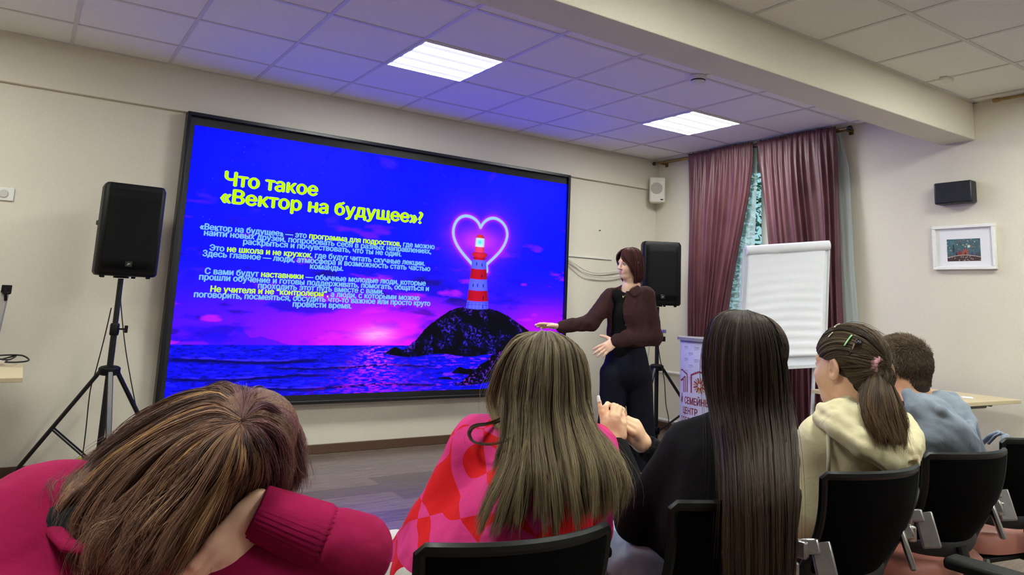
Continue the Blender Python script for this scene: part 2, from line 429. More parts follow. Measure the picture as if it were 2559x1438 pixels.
def paint_slide(nx, nz):
    """the picture the screen shows, linear RGB on an nx by nz lattice"""
    u = np.linspace(SX0, SX1, nx); v = np.linspace(SZ0, SZ1, nz)
    X, Z = np.meshgrid(u, v)                     # metres on the wall
    rgb = np.zeros(X.shape + (3,))
    def C(*c): return np.array(lin(*c))
    def mixin(a, c):
        a = np.clip(a, 0, 1)[..., None]; rgb[...] = rgb * (1 - a) + np.asarray(c) * a
    def sm(e0, e1, x):
        t = np.clip((x - e0) / (e1 - e0), 0, 1); return t * t * (3 - 2 * t)
    HZ = .822                                    # the sea's horizon
    # sky: deep blue above, violet then magenta towards the sunset
    rgb[...] = C(2, 14, 236)
    mixin(sm(2.1, 2.5, Z) * .35, C(2, 6, 190))
    h = (Z - HZ)
    sun = np.maximum(np.exp(-(((X - 2.55) / .80) ** 2)), .75 * np.exp(-(((X - 4.1) / .45) ** 2)))
    mixin(sm(.75, .05, h) * (.30 + .55 * sun), C(90, 12, 245))
    mixin(sm(.50, .0, h) * np.clip(.06 + sun * 1.0, 0, 1), C(235, 10, 240))
    n = fbm(X * 1.7 + 3, Z * 5.5, X * 0 + 1.5, 5)
    n2 = fbm(X * 3.2 + 9, Z * 11, X * 0 + 7.5, 5)
    band = sm(1.35, .45, h) * sm(-.01, .06, h)
    mixin(sm(.50, .62, n) * band * .85, C(14, 6, 165))
    mixin(sm(.58, .70, n2) * band * .75, C(25, 5, 120))
    mixin(sm(.60, .72, n2[:, ::-1]) * sm(1.2, .3, h) * .55, C(225, 30, 235))
    n3 = fbm(X * 5 + 2, Z * 9, X * 0 + 3.5, 4)
    mixin(sm(.64, .78, n3) * sm(.1, .5, h) * .4, C(70, 30, 245))
    g = fbm(X * 14, Z * 14, X * 0 + .5, 3)
    mixin(sm(.55, .75, g) * sm(1.15, 1.5, h) * .5, C(1, 3, 140))
    # sun glow and its streaks
    d2 = ((X - 2.405) / .30) ** 2 + ((Z - .905) / .15) ** 2
    mixin(np.exp(-d2) * .65, C(250, 50, 220))
    mixin(np.exp(-(((X - 2.405) / .13) ** 2 + ((Z - .905) / .05) ** 2)) * (.7 + .3 * sm(.42, .58, fbm(X * 9, Z * 70, X * 0 + 8, 3))) * .9, C(255, 165, 215))
    # far mountains
    mt = HZ + np.maximum.reduce([.155 * np.exp(-np.abs((X - 1.346) / .095)) - .02, .085 * np.exp(-((X - 1.19) / .16) ** 2), .06 * np.exp(-((X - 1.48) / .14) ** 2), .05 * np.exp(-((X - 1.02) / .08) ** 2)]) + .02 * (fbm(X * 22, X * 0, X * 0, 3) - .5)
    mixin(sm(.003, -.003, Z - mt) * (X < 1.75) * .65, C(28, 10, 190))
    # sea
    sea = sm(.003, -.003, Z - HZ)
    dep = np.clip((HZ - Z) / .36, 0, 1)
    mixin(sea, C(12, 14, 205))
    w1 = fbm(X * 5 / (.25 + dep) ** .5, Z * 75 / (.3 + dep), X * 0 + 2, 4)
    w2 = fbm(X * 16, Z * 95, X * 0 + 4, 4)
    w3 = fbm(X * 34, Z * 170, X * 0 + 6, 3)
    mixin(sea * sm(.48, .64, w1) * .6, C(6, 6, 140))
    mixin(sea * sm(.52, .68, w3) * .6, C(4, 4, 100))
    mixin(sea * sm(.56, .72, w2) * .5, C(40, 36, 240))
    for zc, x0, x1, th in ((.703, .85, 1.95, .016), (.655, 1.6, 2.9, .010), (.585, .9, 2.0, .012), (.505, 1.0, 3.0, .012)):
        c = zc + .012 * np.sin(X * 5.2 + zc * 40) + .01 * (fbm(X * 9, X * 0 + zc * 9, X * 0, 3) - .5)
        mixin(sea * np.exp(-((Z - c) / th) ** 2) * sm(x0 - .1, x0 + .1, X) * sm(x1 + .15, x1 - .15, X) * .85, C(2, 2, 55))
        mixin(sea * np.exp(-((Z - c - th * 1.1) / (.35 * th)) ** 2) * sm(x0, x0 + .2, X) * sm(x1, x1 - .3, X) * .5 * sm(.4, .6, w2), C(90, 60, 255))
    refl = np.exp(-(((X - 2.41) / (.07 + .26 * dep)) ** 2)) * sea
    mixin(refl * sm(.46, .62, w3) * .75, C(190, 24, 225))
    mixin(refl * sm(.58, .70, w3) * sm(.9, .0, dep) * .7, C(240, 90, 225))
    mixin(sea * sm(2.6, 3.3, X) * sm(.58, .70, w2) * .45, C(190, 40, 215))
    # rocks
    def rock(xs, zs, x0, x1, base, seed, pink):
        top = np.interp(X, xs, zs) + .05 * (fbm(X * 13 + seed, X * 0, X * 0 + seed, 4) - .5)
        m = sm(.004, -.004, Z - top) * sm(-.006, .004, Z - base - .012 * np.sin(X * 11)) * (X > x0) * (X < x1)
        mixin(m, C(3, 3, 16))
        r1 = fbm(X * 11 + seed, Z * 13 + X * 5, X * 0 + seed, 5)
        r2 = fbm(X * 70 + seed, Z * 80, X * 0 + seed, 3)
        edge = np.exp(-np.clip(top - Z, 0, 1) / .13)
        mixin(m * sm(.45, .62, r1) * sm(.40, .62, r2) * .75, C(14, 12, 110))
        mixin(m * sm(.50, .66, r1) * sm(.56, .68, r2) * .8, C(48, 44, 190))
        mixin(m * edge * sm(.56, .72, r2) * sm(.5, .6, r1) * pink * .7, C(190, 30, 130))
    rock([2.45, 2.57, 2.66, 2.765, 2.833, 2.98, 3.07, 3.2, 3.45, 3.59, 3.77, 3.95, 4.1, 4.3], [.742, .812, .80, .872, .958, 1.07, 1.118, 1.15, 1.15, 1.122, 1.035, .945, .90, .86], 2.46, 4.31, .742, 2.3, .35)
    rock([3.2, 3.32, 3.52, 3.66, 3.85, 4.0, 4.3], [.50, .60, .735, .775, .79, .82, .80], 3.16, 4.31, .50, 6.1, .8)
    rock([2.95, 3.02, 3.10, 3.18], [.54, .565, .565, .54], 2.95, 3.18, .535, 9.1, .5)
    rock([3.12, 3.2, 3.34, 3.46], [.60, .632, .63, .595], 3.12, 3.46, .592, 4.4, .6)
    # heart of neon light
    t = np.linspace(0, 1, 70)
    def bez(p):
        p = [np.array(q) for q in p]; o = []
        for a, b, c, d in zip(p[0::3], p[1::3], p[2::3], p[3::3]):
            o.append(np.outer((1 - t) ** 3, a) + np.outer(3 * (1 - t) ** 2 * t, b) + np.outer(3 * (1 - t) * t * t, c) + np.outer(t ** 3, d))
        return np.concatenate(o)
    Lh = bez([(3.336, 1.862), (3.31, 1.93), (3.24, 1.955), (3.182, 1.953), (3.09, 1.945), (3.045, 1.85), (3.064, 1.77), (3.09, 1.67), (3.19, 1.60), (3.268, 1.53)])
    Rh = bez([(3.336, 1.862), (3.37, 1.935), (3.43, 1.965), (3.485, 1.962), (3.58, 1.95), (3.642, 1.87), (3.622, 1.79), (3.595, 1.68), (3.50, 1.61), (3.415, 1.535)])
    P = np.concatenate([Lh, Rh, bez([(3.415, 1.535), (3.42, 1.52), (3.425, 1.50), (3.425, 1.475)])])
    sub = (X > 2.65) & (X < 4.05) & (Z > 1.1) & (Z < 2.36)
    dd = np.full(X.shape, 9.0)
    dd[sub] = np.sqrt(((X[sub][:, None] - P[None, :, 0]) ** 2 + (Z[sub][:, None] - P[None, :, 1]) ** 2).min(1))
    mixin(np.exp(-(dd / .10) ** 1.2) * .42, C(120, 20, 250))
    mixin(np.exp(-(dd / .026) ** 2) * .8, C(215, 40, 235))
    mixin(sm(.016, .009, dd), C(150, 205, 255))
    # lighthouse
    def quad(z0, z1, xa0, xb0, xa1, xb1, c, a=1.0, round_=0.0):
        k = (Z - z0) / (z1 - z0); xa = xa0 + (xa1 - xa0) * k; xb = xb0 + (xb1 - xb0) * k
        zz = Z + round_ * (((X - (xa + xb) / 2) / ((xb - xa) / 2 + 1e-6)) ** 2)
        e = .004
        m = sm(-e, e, X - xa) * sm(-e, e, xb - X) * sm(-e, e, zz - z0) * sm(-e, e, z1 - zz)
        s = np.clip((X - xa) / (xb - xa), 0, 1)
        sh = .50 + .55 * np.sin(np.clip(s, 0, 1) * PI * .9 + .25)
        a_ = (np.clip(m, 0, 1) * a)[..., None]
        rgb[...] = rgb * (1 - a_) + (np.asarray(c) * sh[..., None]) * a_
    glow = ((X - 3.336) / .20) ** 2 + ((Z - 1.735) / .10) ** 2
    mixin(np.exp(-glow) * .65, C(250, 60, 220))
    cs = [(1.490, 1.572), (1.398, 1.490), (1.300, 1.398), (1.205, 1.300), (1.138, 1.205)]
    Lx = lambda z: 3.266 - (1.57 - z) * .085; Rx = lambda z: 3.412 + (1.57 - z) * .115
    for i, (z0, z1) in enumerate(cs):
        quad(z0, z1, Lx(z0), Rx(z0), Lx(z1), Rx(z1), C(96, 104, 245) if i % 2 == 0 else C(190, 8, 40), round_=-.006)
    quad(1.572, 1.640, 3.278, 3.400, 3.274, 3.404, C(190, 8, 40))
    quad(1.596, 1.632, 3.262, 3.420, 3.258, 3.424, C(215, 30, 60), round_=-.006)
    quad(1.64, 1.692, 3.287, 3.390, 3.289, 3.386, C(245, 60, 110))
    quad(1.690, 1.770, 3.290, 3.384, 3.294, 3.384, C(225, 250, 250))
    mixin(np.exp(-(((X - 3.338) / .028) ** 2 + ((Z - 1.732) / .028) ** 2)), C(40, 225, 255))
    quad(1.768, 1.802, 3.284, 3.394, 3.318, 3.356, C(215, 50, 50)); quad(1.80, 1.86, 3.332, 3.340, 3.335, 3.337, C(180, 30, 90))
    for xw, zw in ((3.315, 1.535), (3.372, 1.528), (3.29, 1.345), (3.335, 1.346), (3.395, 1.345), (3.40, 1.238), (3.40, 1.16), (3.375, 1.43)):
        quad(zw - .014, zw + .016, xw - .005, xw + .005, xw - .005, xw + .005, C(10, 5, 60))
    for zz in (1.166, 1.185): mixin(((np.abs(Z - zz - .012 * np.cos((X - 3.34) * 6)) < .0022) & (X > 3.125) & (X < 3.56)).astype(float) * .8, C(60, 20, 150))
    for xx in np.linspace(3.13, 3.555, 12): mixin(((np.abs(X - xx) < .002) & (Z > 1.13) & (Z < 1.195)).astype(float) * .8, C(60, 20, 150))
    st = np.random.RandomState(5)
    for _ in range(60):
        i, j = st.randint(int(nz * .6), nz), st.randint(0, nx); rgb[i, j] = C(110, 110, 250)
    # the panel's blue diodes are far stronger than its red and green ones
    rgb[..., :2] *= 1.1; rgb[..., 2] *= 1.2 * (1 + 2.6 * rgb[..., 2] ** 2)
    return rgb

NX, NZ = 900, 508
V = np.zeros((NZ, NX, 3)); xs = np.linspace(SX0, SX1, NX); zs = np.linspace(SZ0, SZ1, NZ)
V[..., 0] = xs[None, :] - 2.57; V[..., 1] = SY - YW; V[..., 2] = zs[:, None] - .39
me = bpy.data.meshes.new('slide_picture')
idx = np.arange(NX * NZ).reshape(NZ, NX)
F = np.stack([idx[:-1, :-1], idx[:-1, 1:], idx[1:, 1:], idx[1:, :-1]], -1).reshape(-1, 4)
def np_mesh(me, V, F):
    V = np.asarray(V, np.float32).reshape(-1, 3); k = F.shape[1]
    me.vertices.add(len(V)); me.vertices.foreach_set('co', V.ravel())
    me.loops.add(F.size); me.loops.foreach_set('vertex_index', F.astype(np.int32).ravel())
    me.polygons.add(len(F)); me.polygons.foreach_set('loop_start', np.arange(0, F.size, k, dtype=np.int32))
    me.update(calc_edges=True)
np_mesh(me, V, F)
ca = me.color_attributes.new('picture', 'FLOAT_COLOR', 'POINT')
ca.data.foreach_set('color', np.concatenate([paint_slide(NX, NZ), np.ones((NZ, NX, 1))], -1).astype(np.float32).ravel())
m = bpy.data.materials.new('lit_slide'); m.use_nodes = True; t = NT(m)
a = t.add('ShaderNodeAttribute'); a.attribute_name = 'picture'
t.link(a.outputs['Color'], t.b.inputs['Emission Color']); t.b.inputs['Emission Strength'].default_value = SCREEN_STRENGTH
t.b.inputs['Base Color'].default_value = (.004, .004, .004, 1); t.b.inputs['Roughness'].default_value = .36; t.b.inputs['Specular IOR Level'].default_value = .04
nz_ = t.add('ShaderNodeTexNoise'); nz_.inputs['Scale'].default_value = 420; tc_ = t.add('ShaderNodeTexCoord'); t.link(tc_.outputs['Object'], nz_.inputs['Vector'])
bp_ = t.add('ShaderNodeBump'); bp_.inputs['Strength'].default_value = .35; bp_.inputs['Distance'].default_value = .003
t.link(nz_.outputs['Fac'], bp_.inputs['Height']); t.link(bp_.outputs[0], t.b.inputs['Normal'])
me.materials.append(m)
link('slide_picture', me, scr)

lime = emat('lime_letters', (196, 250, 8), 1.0); pale = emat('pale_blue_letters', (122, 190, 255), 1.0)
def put(mb, x0, x1, zbase, body, size, bold, seg=None):
    ms = None
    if seg:
        ms = [0] * len(body)
        for s_ in seg:
            i = body.index(s_)
            for k in range(i, i + len(s_)): ms[k] = 1
    V, F, M = text_geo(body, size, bold, x1 - x0, ms)
    mb.raw([(x0 + a, SY - .0012, zbase + b) for a, b in V], F); mb.m[-len(F):] = M if seg else [0] * len(F)
for k_ in (m, lime, pale): k_.cycles.emission_sampling = 'NONE'    # so many small lit faces: found by the bounced rays instead
t1 = MB()
put(t1, 1.129, 1.822, 1.972, 'Что такое', .142, .0075)
put(t1, 1.114, 2.751, 1.842, '«Вектор на будущее»?', .142, .0075)
t1.build('slide_title', lime, scr, smooth=0)
t2 = MB()
for x0, x1, z, s_, seg in (
    (.992, 2.885, 1.634, '«Вектор на будущее» — это программа для подростков, где можно', ['программа для подростков,']),
    (1.024, 2.855, 1.592, 'найти новых друзей, попробовать себя в разных направлениях,', []),
    (1.300, 2.580, 1.550, 'раскрыться и почувствовать, что ты не один.', []),
    (1.072, 2.803, 1.487, 'Это не школа и не кружок, где будут читать скучные лекции.', ['не школа и не кружок']),
    (1.030, 2.856, 1.444, 'Здесь главное — люди, атмосфера и возможность стать частью', []),
    (1.815, 2.085, 1.401, 'команды.', []),
    (1.057, 2.822, 1.319, 'С вами будут наставники — обычные молодые люди, которые', ['наставники']),
    (1.024, 2.854, 1.276, 'прошли обучение и готовы поддерживать, помогать, общаться и', []),
    (1.437, 2.442, 1.234, 'проходить этот путь вместе с вами.', []),
    (1.108, 2.772, 1.194, 'Не учителя и не “контролеры”, а люди, с которыми можно', ['Не учителя и не “контролеры”,']),
    (1.002, 2.876, 1.152, 'поговорить, посмеяться, обсудить что-то важное или просто круто', []),
    (1.707, 2.178, 1.108, 'провести время.', [])):
    put(t2, x0 + .002, x1 - .002, z, s_, .0605, .0028, seg or None)
t2.build('slide_text', [pale, lime], scr, smooth=0)
# ================================================================== things on and by the walls
black = mat('black_plastic', (9, 9, 11), 0.5, spec=.22, var=.25, scale=120, bump=.1, bscale=600)
blackm = mat('black_metal', (15, 15, 17), 0.35, var=.2, scale=90)
steel = mat('brushed_steel', (176, 176, 178), 0.3, metal=1.0, var=.12, scale=40)
chrome = mat('chrome', (215, 215, 218), 0.12, metal=1.0, var=.05)
white_p = mat('white_paint', (222, 220, 214), 0.4, var=.05)
rub = mat('rubber', (10, 10, 11), 0.8, var=.2)

def grille_mat():
    m = mat('speaker_grille', (6, 6, 8), .8, var=.2, spec=.2)
    t = NT(m); tc = t.add('ShaderNodeTexCoord'); vo = t.add('ShaderNodeTexVoronoi'); vo.inputs['Scale'].default_value = 700
    t.link(tc.outputs['Object'], vo.inputs['Vector']); bp = t.add('ShaderNodeBump'); bp.inputs['Strength'].default_value = .25; bp.inputs['Distance'].default_value = .001
    t.link(vo.outputs['Distance'], bp.inputs['Height']); t.link(bp.outputs[0], t.b.inputs['Normal'])
    return m
grille = grille_mat()

def pa_speaker(label, loc, rz):
    t = thing('speaker', label, 'speaker', loc, rz, 'tall black speakers on tripod stands')
    plan = [(-.176, -.155), (-.158, -.173), (.158, -.173), (.176, -.155), (.176, -.06), (.115, .145), (-.115, .145), (-.176, -.06)]
    b = MB(); n = len(plan)
    prof = [(0, .93), (.02, 1.0), (.545, 1.0), (.575, .93)]
    V = [(x * k, y * k if y < 0 else y, z) for z, k in prof for x, y in plan]
    F = [(i * n + j, i * n + (j + 1) % n, (i + 1) * n + (j + 1) % n, (i + 1) * n + j) for i in range(3) for j in range(n)] + [tuple(reversed(range(n))), tuple(3 * n + j for j in range(n))]
    b.raw(V, F); b.build('cabinet', black, t, world=False, bevel=.008)
    g = MB(); P = []
    for i in range(9):
        z = .045 + .49 * i / 8
        P.append([((-.145 + .29 * j / 8), -.176 - .012 * math.sin(PI * j / 8), z) for j in range(9)])
    g.grid(P); g.build('grille', grille, t, world=False, solid=.004)
    bd = MB().box((0, -.193, .075), (.040, .006, .036)); bd.build('badge', mat('badge_black', (6, 6, 8), .3), t, world=False, bevel=.002)
    lg = MB().prism([(-.010, .066), (-.003, .083), (.003, .077), (.011, .084), (.006, .073), (.008, .069), (.0, .073), (-.003, .067)], lambda a, z, d: (a, d, z), -.1975, -.1955)
    lg.build('emblem', steel, t, world=False, smooth=0)
    for x, y in ((-.13, -.13), (.13, -.13), (-.09, .11), (.09, .11)):
        MB().lathe([(.012, -.012), (.014, 0.0), (.014, .004)], (x, y, 0), 10).build('foot', rub, t, world=False)
    MB().lathe([(.045, -.012), (.045, .002)], (0, 0, 0), 16).build('pole_cup', black, t, world=False)
    for s in (-1, 1):
        MB().box((s * .160, .02, .33), (.02, .10, .03)).build('side_handle', black, t, world=False, bevel=.006)
    return t

def speaker_stand(label, loc, top, angs, tiltx=0.0):
    t = thing('speaker_stand', label, 'speaker stand', loc, 0, 'tripod stands under the speakers')
    MB().tube([(0, 0, .06), (0, 0, .95)], .0185, 14).build('lower_pole', blackm, t, world=False)
    MB().tube([(0, 0, .93), (0, 0, top)], .0165, 14).build('upper_pole', blackm, t, world=False)
    MB().lathe([(.024, .90), (.027, .91), (.027, .965), (.022, .975)], (0, 0, 0), 14).build('collar', black, t, world=False)
    k = MB().tube([(.02, -.01, .94), (.055, -.02, .94)], .006, 8); k.box((.062, -.022, .94), (.018, .03, .045)); k.build('clamp_knob', black, t, world=False, bevel=.003)
    MB().lathe([(.045, .655), (.062, .665), (.062, .70), (.05, .71), (.03, .715)], (0, 0, 0), 18).build('hub', black, t, world=False, bevel=.003)
    MB().lathe([(.03, .10), (.034, .11), (.034, .15), (.028, .16)], (0, 0, 0), 14).build('slider', black, t, world=False)
    for a in angs:
        ca, sa = math.cos(a), math.sin(a)
        P = lambda r, z: Vector((ca * r, sa * r, z))
        l = MB().tube([P(.055, .675), P(.50, .022)], .0165, 8, up=(0, 0, 1), flat=.8).build('leg', blackm, t, world=False)
        MB().tube([P(.49, .036), P(.515, 0.0)], .021, 8).build('rubber_foot', rub, l, world=False)
        for s in (-1, 1):
            o = Vector((-sa * .017 * s, ca * .017 * s, 0))
            MB().tube([P(.032, .13) + o, P(.29, .33) + o], .006, 6).build('brace', blackm, t, world=False)
    return t

LS = (.505, 5.22, 0.0); RS = at(1640, 1000, 6.52)
speaker_stand('black tripod speaker stand by the wall left of the big screen', LS, 1.255, (math.radians(153), math.radians(33), math.radians(272)))
pa_speaker('tall black speaker on the stand left of the big screen', (LS[0], LS[1], 1.27), math.radians(4))
speaker_stand('black tripod speaker stand behind the standing presenter', (RS[0], RS[1], 0), 1.230, (math.radians(-38), math.radians(205), math.radians(86)))
pa_speaker('tall black speaker on the stand behind the presenter', (RS[0], RS[1], 1.245), math.radians(-32))

def cable(name, label, pts, r, m, cat='cable', group=None):
    c = MB(); P = [Vector(p) for p in pts]; out = []
    for i in range(len(P) - 1):
        p0, p1, p2, p3 = P[max(i - 1, 0)], P[i], P[i + 1], P[min(i + 2, len(P) - 1)]
        for k in range(7):
            t = k / 7
            out.append(.5 * ((2 * p1) + (p2 - p0) * t + (2 * p0 - 5 * p1 + 4 * p2 - p3) * t * t + (3 * p1 - p0 - 3 * p2 + p3) * t ** 3))
    out.append(P[-1])
    o = c.tube(out, r, 7).build(name, m, None)
    return tag(o, label, cat, group)
cab_m = mat('cable_black', (14, 14, 15), .55, var=.2)
cab_w = mat('cable_white', (214, 210, 200), .5, var=.08)
cable('cable', 'thin black cable hanging from the left speaker behind its stand', [at(300, 700, 4.72), at(302, 760, 4.72), at(312, 860, 4.72), at(325, 940, 4.70), at(342, 1030, 4.7), at(352, 1090, 4.75)], .0035, cab_m)
cable('cable', 'thin black cable running down to the yellow tag at the left stand', [at(278, 770, 4.55), at(262, 840, 4.54), at(240, 925, 4.5), at(225, 980, 4.5), at(214, 1080, 4.5), at(205, 1150, 4.5)], .0035, cab_m)
yt = MB(); c = Vector(at(203, 1157, 4.49))
for k in range(3):
    yt.box(c + Vector((.006 * k - .006, -.004 * k, -.005 * k)), (.05, .004, .055), Matrix.Rotation(.5 * k - .4, 3, 'Z') @ Matrix.Rotation(.35 - .3 * k, 3, 'Y'))
tag(yt.build('tape_flag', mat('yellow_tape', (222, 214, 20), .5, var=.15), None, bevel=.002), 'crumpled yellow tape on the cable at the left speaker stand', 'tape')
cable('cable', 'thin black cable hanging beside the right speaker stand', [at(1645, 865, 6.40), at(1650, 900, 6.40), at(1660, 950, 6.40), at(1664, 1010, 6.40), at(1671, 1050, 6.40), at(1668, 1090, 6.42)], .004, cab_m)
cable('cable', 'thin pale cable hanging between the presenter and the right speaker stand', [at(1624, 850, 6.7), at(1620, 890, 6.7), at(1618, 925, 6.7), at(1614, 1000, 6.7)], .004, cab_w)
hp = MB(); q = at(1640, 832, 6.46)
hp.tube([q, at(1655, 828, 6.42)], .008, 8); hp.box(at(1660, 829, 6.42), (.03, .02, .03))
hp.build('clamp_pin', steel, None)
tag(bpy.data.objects['clamp_pin'], 'small silver clamp pin on the right speaker stand pole', 'clamp')

# wall socket
s = thing('wall_socket', 'white power socket on the front wall at the left edge', 'socket', (-.17, YW, 1.755))
MB().lo_hi((-.245, YW - .012, 1.713), (-.123, YW - .001, 1.797)).build('cover_plate', upvc, s, bevel=.004)
MB().lathe([(.028, 0), (.028, -.002), (.022, -.002), (.021, .006)], (-.178, YW - .013, 1.755), 24, (0, -1, 0)).build('socket_well', mat('socket_grey', (196, 194, 188), .4), s)
for k in (-1, 1): MB().lathe([(.004, 0), (.004, .003)], (-.178 + k * .0095, YW - .0135, 1.755), 8, (0, -1, 0)).build('pin_hole', rub, s)
# cable duct and loose white cables right of the screen
tag(MB().lo_hi((4.326, YW - .014, 1.682), (4.96, YW - .001, 1.70)).build('cable_duct', white_p, None, bevel=.003), 'narrow white cable duct on the wall right of the screen', 'cable duct')
cable('cable', 'white cable sagging below the duct right of the screen', [(4.34, YW - .03, 1.67), (4.45, YW - .03, 1.62), (4.6, YW - .03, 1.56), (4.75, YW - .03, 1.54), (5.0, YW - .03, 1.57), (5.14, YW - .02, 1.60)], .006, cab_w)
cable('cable', 'lower white cable sagging deepest right of the screen', [(4.34, YW - .04, 1.66), (4.45, YW - .04, 1.595), (4.58, YW - .04, 1.52), (4.72, YW - .04, 1.502), (4.9, YW - .04, 1.505), (5.1, YW - .03, 1.53)], .006, cab_w)
# small white loudspeaker in the corner
s = thing('wall_speaker', 'small white wall loudspeaker high in the corner left of the curtains', 'speaker', (5.50, 5.47, 2.40))
R = Matrix.Rotation(math.radians(-38), 3, 'Z'); c = Vector((5.465, 5.46, 2.455))
pl = [(-.085, -.05), (-.07, -.062), (.07, -.062), (.085, -.05), (.06, .05), (-.06, .05)]
b = MB(); V = [c + R @ Vector((x * k, y * k, z)) for z, k in ((-.135, .94), (-.12, 1), (.12, 1), (.135, .94)) for x, y in pl]; n = 6
b.raw(V, [(i * n + j, i * n + (j + 1) % n, (i + 1) * n + (j + 1) % n, (i + 1) * n + j) for i in range(3) for j in range(n)] + [tuple(reversed(range(n))), tuple(3 * n + j for j in range(n))])
b.build('cabinet', mat('ivory_plastic', (214, 208, 196), .45, var=.05), s, bevel=.008)
nrm = R @ Vector((0, -1, 0))
MB().lathe([(.062, 0), (.062, .004), (.056, .007), (.03, .010), (.0, .011)], c + R @ Vector((-.01, -.061, .015)), 28, nrm).build('cone_grille', mat('ivory_grille', (190, 184, 172), .6, var=.25, scale=300, bump=.5, bscale=300), s)
MB().box(c + R @ Vector((.045, -.064, -.105)), (.03, .004, .012), R).build('badge', black, s, smooth=0)
# heating pipes on the right wall
for z, lab in ((.575, 'white heating pipe on the right wall behind the stand, upper one'), (.10, 'white heating pipe low on the right wall near the floor')):
    pm = MB().tube([(XR - .030, 5.58, z), (XR - .030, 3.2, z)], .016, 12)
    for y in (5.45, 3.4): pm.tube([(XR - .030, y, z), (XR, y, z)], .012, 8)
    tag(pm.build('heating_pipe', white_p, None), lab, 'pipe')
# wall nails and the coil of black cable on the floor
tag(MB().tube([(4.79, YW + .002, 1.972), (4.79, YW - .02, 1.974)], .005, 8).build('nail', black, None), 'tiny dark nail in the wall above the presenter', 'nail')
coil = []
for k in range(60):
    a = k * .55; coil.append((RS[0] - .02 + (.13 + .03 * math.sin(k * .7)) * math.cos(a), RS[1] - .16 + (.11 + .02 * math.cos(k)) * math.sin(a), .008 + .0006 * k))
cable('cable', 'coiled black cable on the floor under the right speaker stand', coil, .005, cab_m)
# dark box and picture on the right wall
b = MB().lo_hi((XR - .085, 2.395, 2.062), (XR - .001, 2.655, 2.222))
t_ = thing('wall_speaker', 'dark rectangular box mounted on the right wall above the picture', 'speaker', (XR, 2.52, 2.06))
b.build('housing', mat('dark_navy_plastic', (28, 31, 42), .45, var=.15), t_, bevel=.012)
MB().lo_hi((XR - .089, 2.41, 2.072), (XR - .083, 2.64, 2.212)).build('front_cloth', mat('dark_navy_cloth', (26, 29, 40), .8, var=.2, scale=200, bump=.3, bscale=700), t_, bevel=.004)
# ------------------------------------------------------------------ framed picture
pf = thing('picture', 'white framed picture of little houses on a hill on the right wall', 'picture', (XR, 2.497, 1.587))
b = MB(); y0, y1, z0, z1, tt = 2.287, 2.708, 1.588, 1.908, .022
for lo, hi in (((y0, z0), (y1, z0 + tt)), ((y0, z1 - tt), (y1, z1)), ((y0, z0 + tt), (y0 + tt, z1 - tt)), ((y1 - tt, z0 + tt), (y1, z1 - tt))):
    b.lo_hi((XR - .032, lo[0], lo[1]), (XR - .001, hi[0], hi[1]))
b.build('picture_frame', mat('white_frame', (232, 232, 230), .35, var=.02), pf, bevel=.003)
MB().lo_hi((XR - .014, y0 + tt, z0 + tt), (XR - .010, y1 - tt, z1 - tt)).build('mount', mat('white_mount', (228, 228, 232), .8, var=.02), pf, smooth=0)
n1, n2 = 130, 88
py = np.linspace(2.612, 2.388, n1); pz = np.linspace(1.648, 1.808, n2)
A, B = np.meshgrid(np.linspace(0, 1, n1), np.linspace(0, 1, n2))
img = np.zeros(A.shape + (3,)); img[...] = lin(58, 96, 106)
def pm_(mask, c): img[mask] = lin(*c)
nn = fbm(A * 6, B * 5, A * 0, 3)
img *= (.55 + .9 * nn)[..., None]
rs = np.random.RandomState(11)
for k in range(46):
    x, y, r = rs.rand(), .45 + .55 * rs.rand(), .018 + .02 * rs.rand()
    d = np.hypot((A - x) * 1.45, B - y)
    pm_(d < r, [(30, 34, 40), (120, 60, 60), (150, 150, 130)][k % 3]); pm_(d < r * .45, (170, 170, 150))
pm_(np.hypot((A - .66) * 1.45, B - .66) < .07, (150, 170, 150)); pm_(np.hypot((A - .66) * 1.45, B - .66) < .045, (215, 220, 200))
tr = np.abs(A - .2 - .12 * (1 - B) * (B < .4)); pm_((tr < .018 + .1 * np.clip(.35 - B, 0, 1)) & (B < .75) & (B > .2), (24, 26, 32))
for x, wd, h, c in ((.08, .05, .40, (70, 84, 76)), (.38, .075, .48, (126, 40, 44)), (.55, .09, .58, (150, 70, 46)), (.75, .055, .42, (60, 56, 96)), (.87, .04, .40, (84, 46, 70)), (.95, .06, .44, (52, 76, 80))):
    pm_((np.abs(A - x) < wd * np.where(B < h - .12, 1, np.clip((h - B) / .12, 0, 1))) & (B < h) & (B > .12), c)
    pm_((np.abs(A - x) < wd * .22) & (B < h - .2) & (B > .2), (38, 30, 40))
hill = .17 + .10 * np.sin(A * PI); pm_(B < hill, (62, 36, 38)); pm_(np.abs(B - hill) < .012, (190, 180, 160))
for k in range(22):
    x, y = rs.rand(), rs.rand() * .2; d = np.hypot((A - x) * 1.45, B - y); pm_((d < .026) & (d > .014) & (B < hill), (180, 165, 150))
V = np.zeros((n2, n1, 3)); V[..., 0] = -.0145; V[..., 1] = py[None] - 2.497; V[..., 2] = pz[:, None] - 1.587
idx = np.arange(n1 * n2).reshape(n2, n1); F = np.stack([idx[:-1, :-1], idx[:-1, 1:], idx[1:, 1:], idx[1:, :-1]], -1).reshape(-1, 4)
me = bpy.data.meshes.new('print'); np_mesh(me, V, F)
ca = me.color_attributes.new('picture', 'FLOAT_COLOR', 'POINT'); ca.data.foreach_set('color', np.concatenate([img, np.ones((n2, n1, 1))], -1).astype(np.float32).ravel())
m = bpy.data.materials.new('print_ink'); m.use_nodes = True; t = NT(m); a = t.add('ShaderNodeAttribute'); a.attribute_name = 'picture'; t.link(a.outputs['Color'], t.b.inputs['Base Color']); t.b.inputs['Roughness'].default_value = .5
me.materials.append(m); link('print', me, pf)

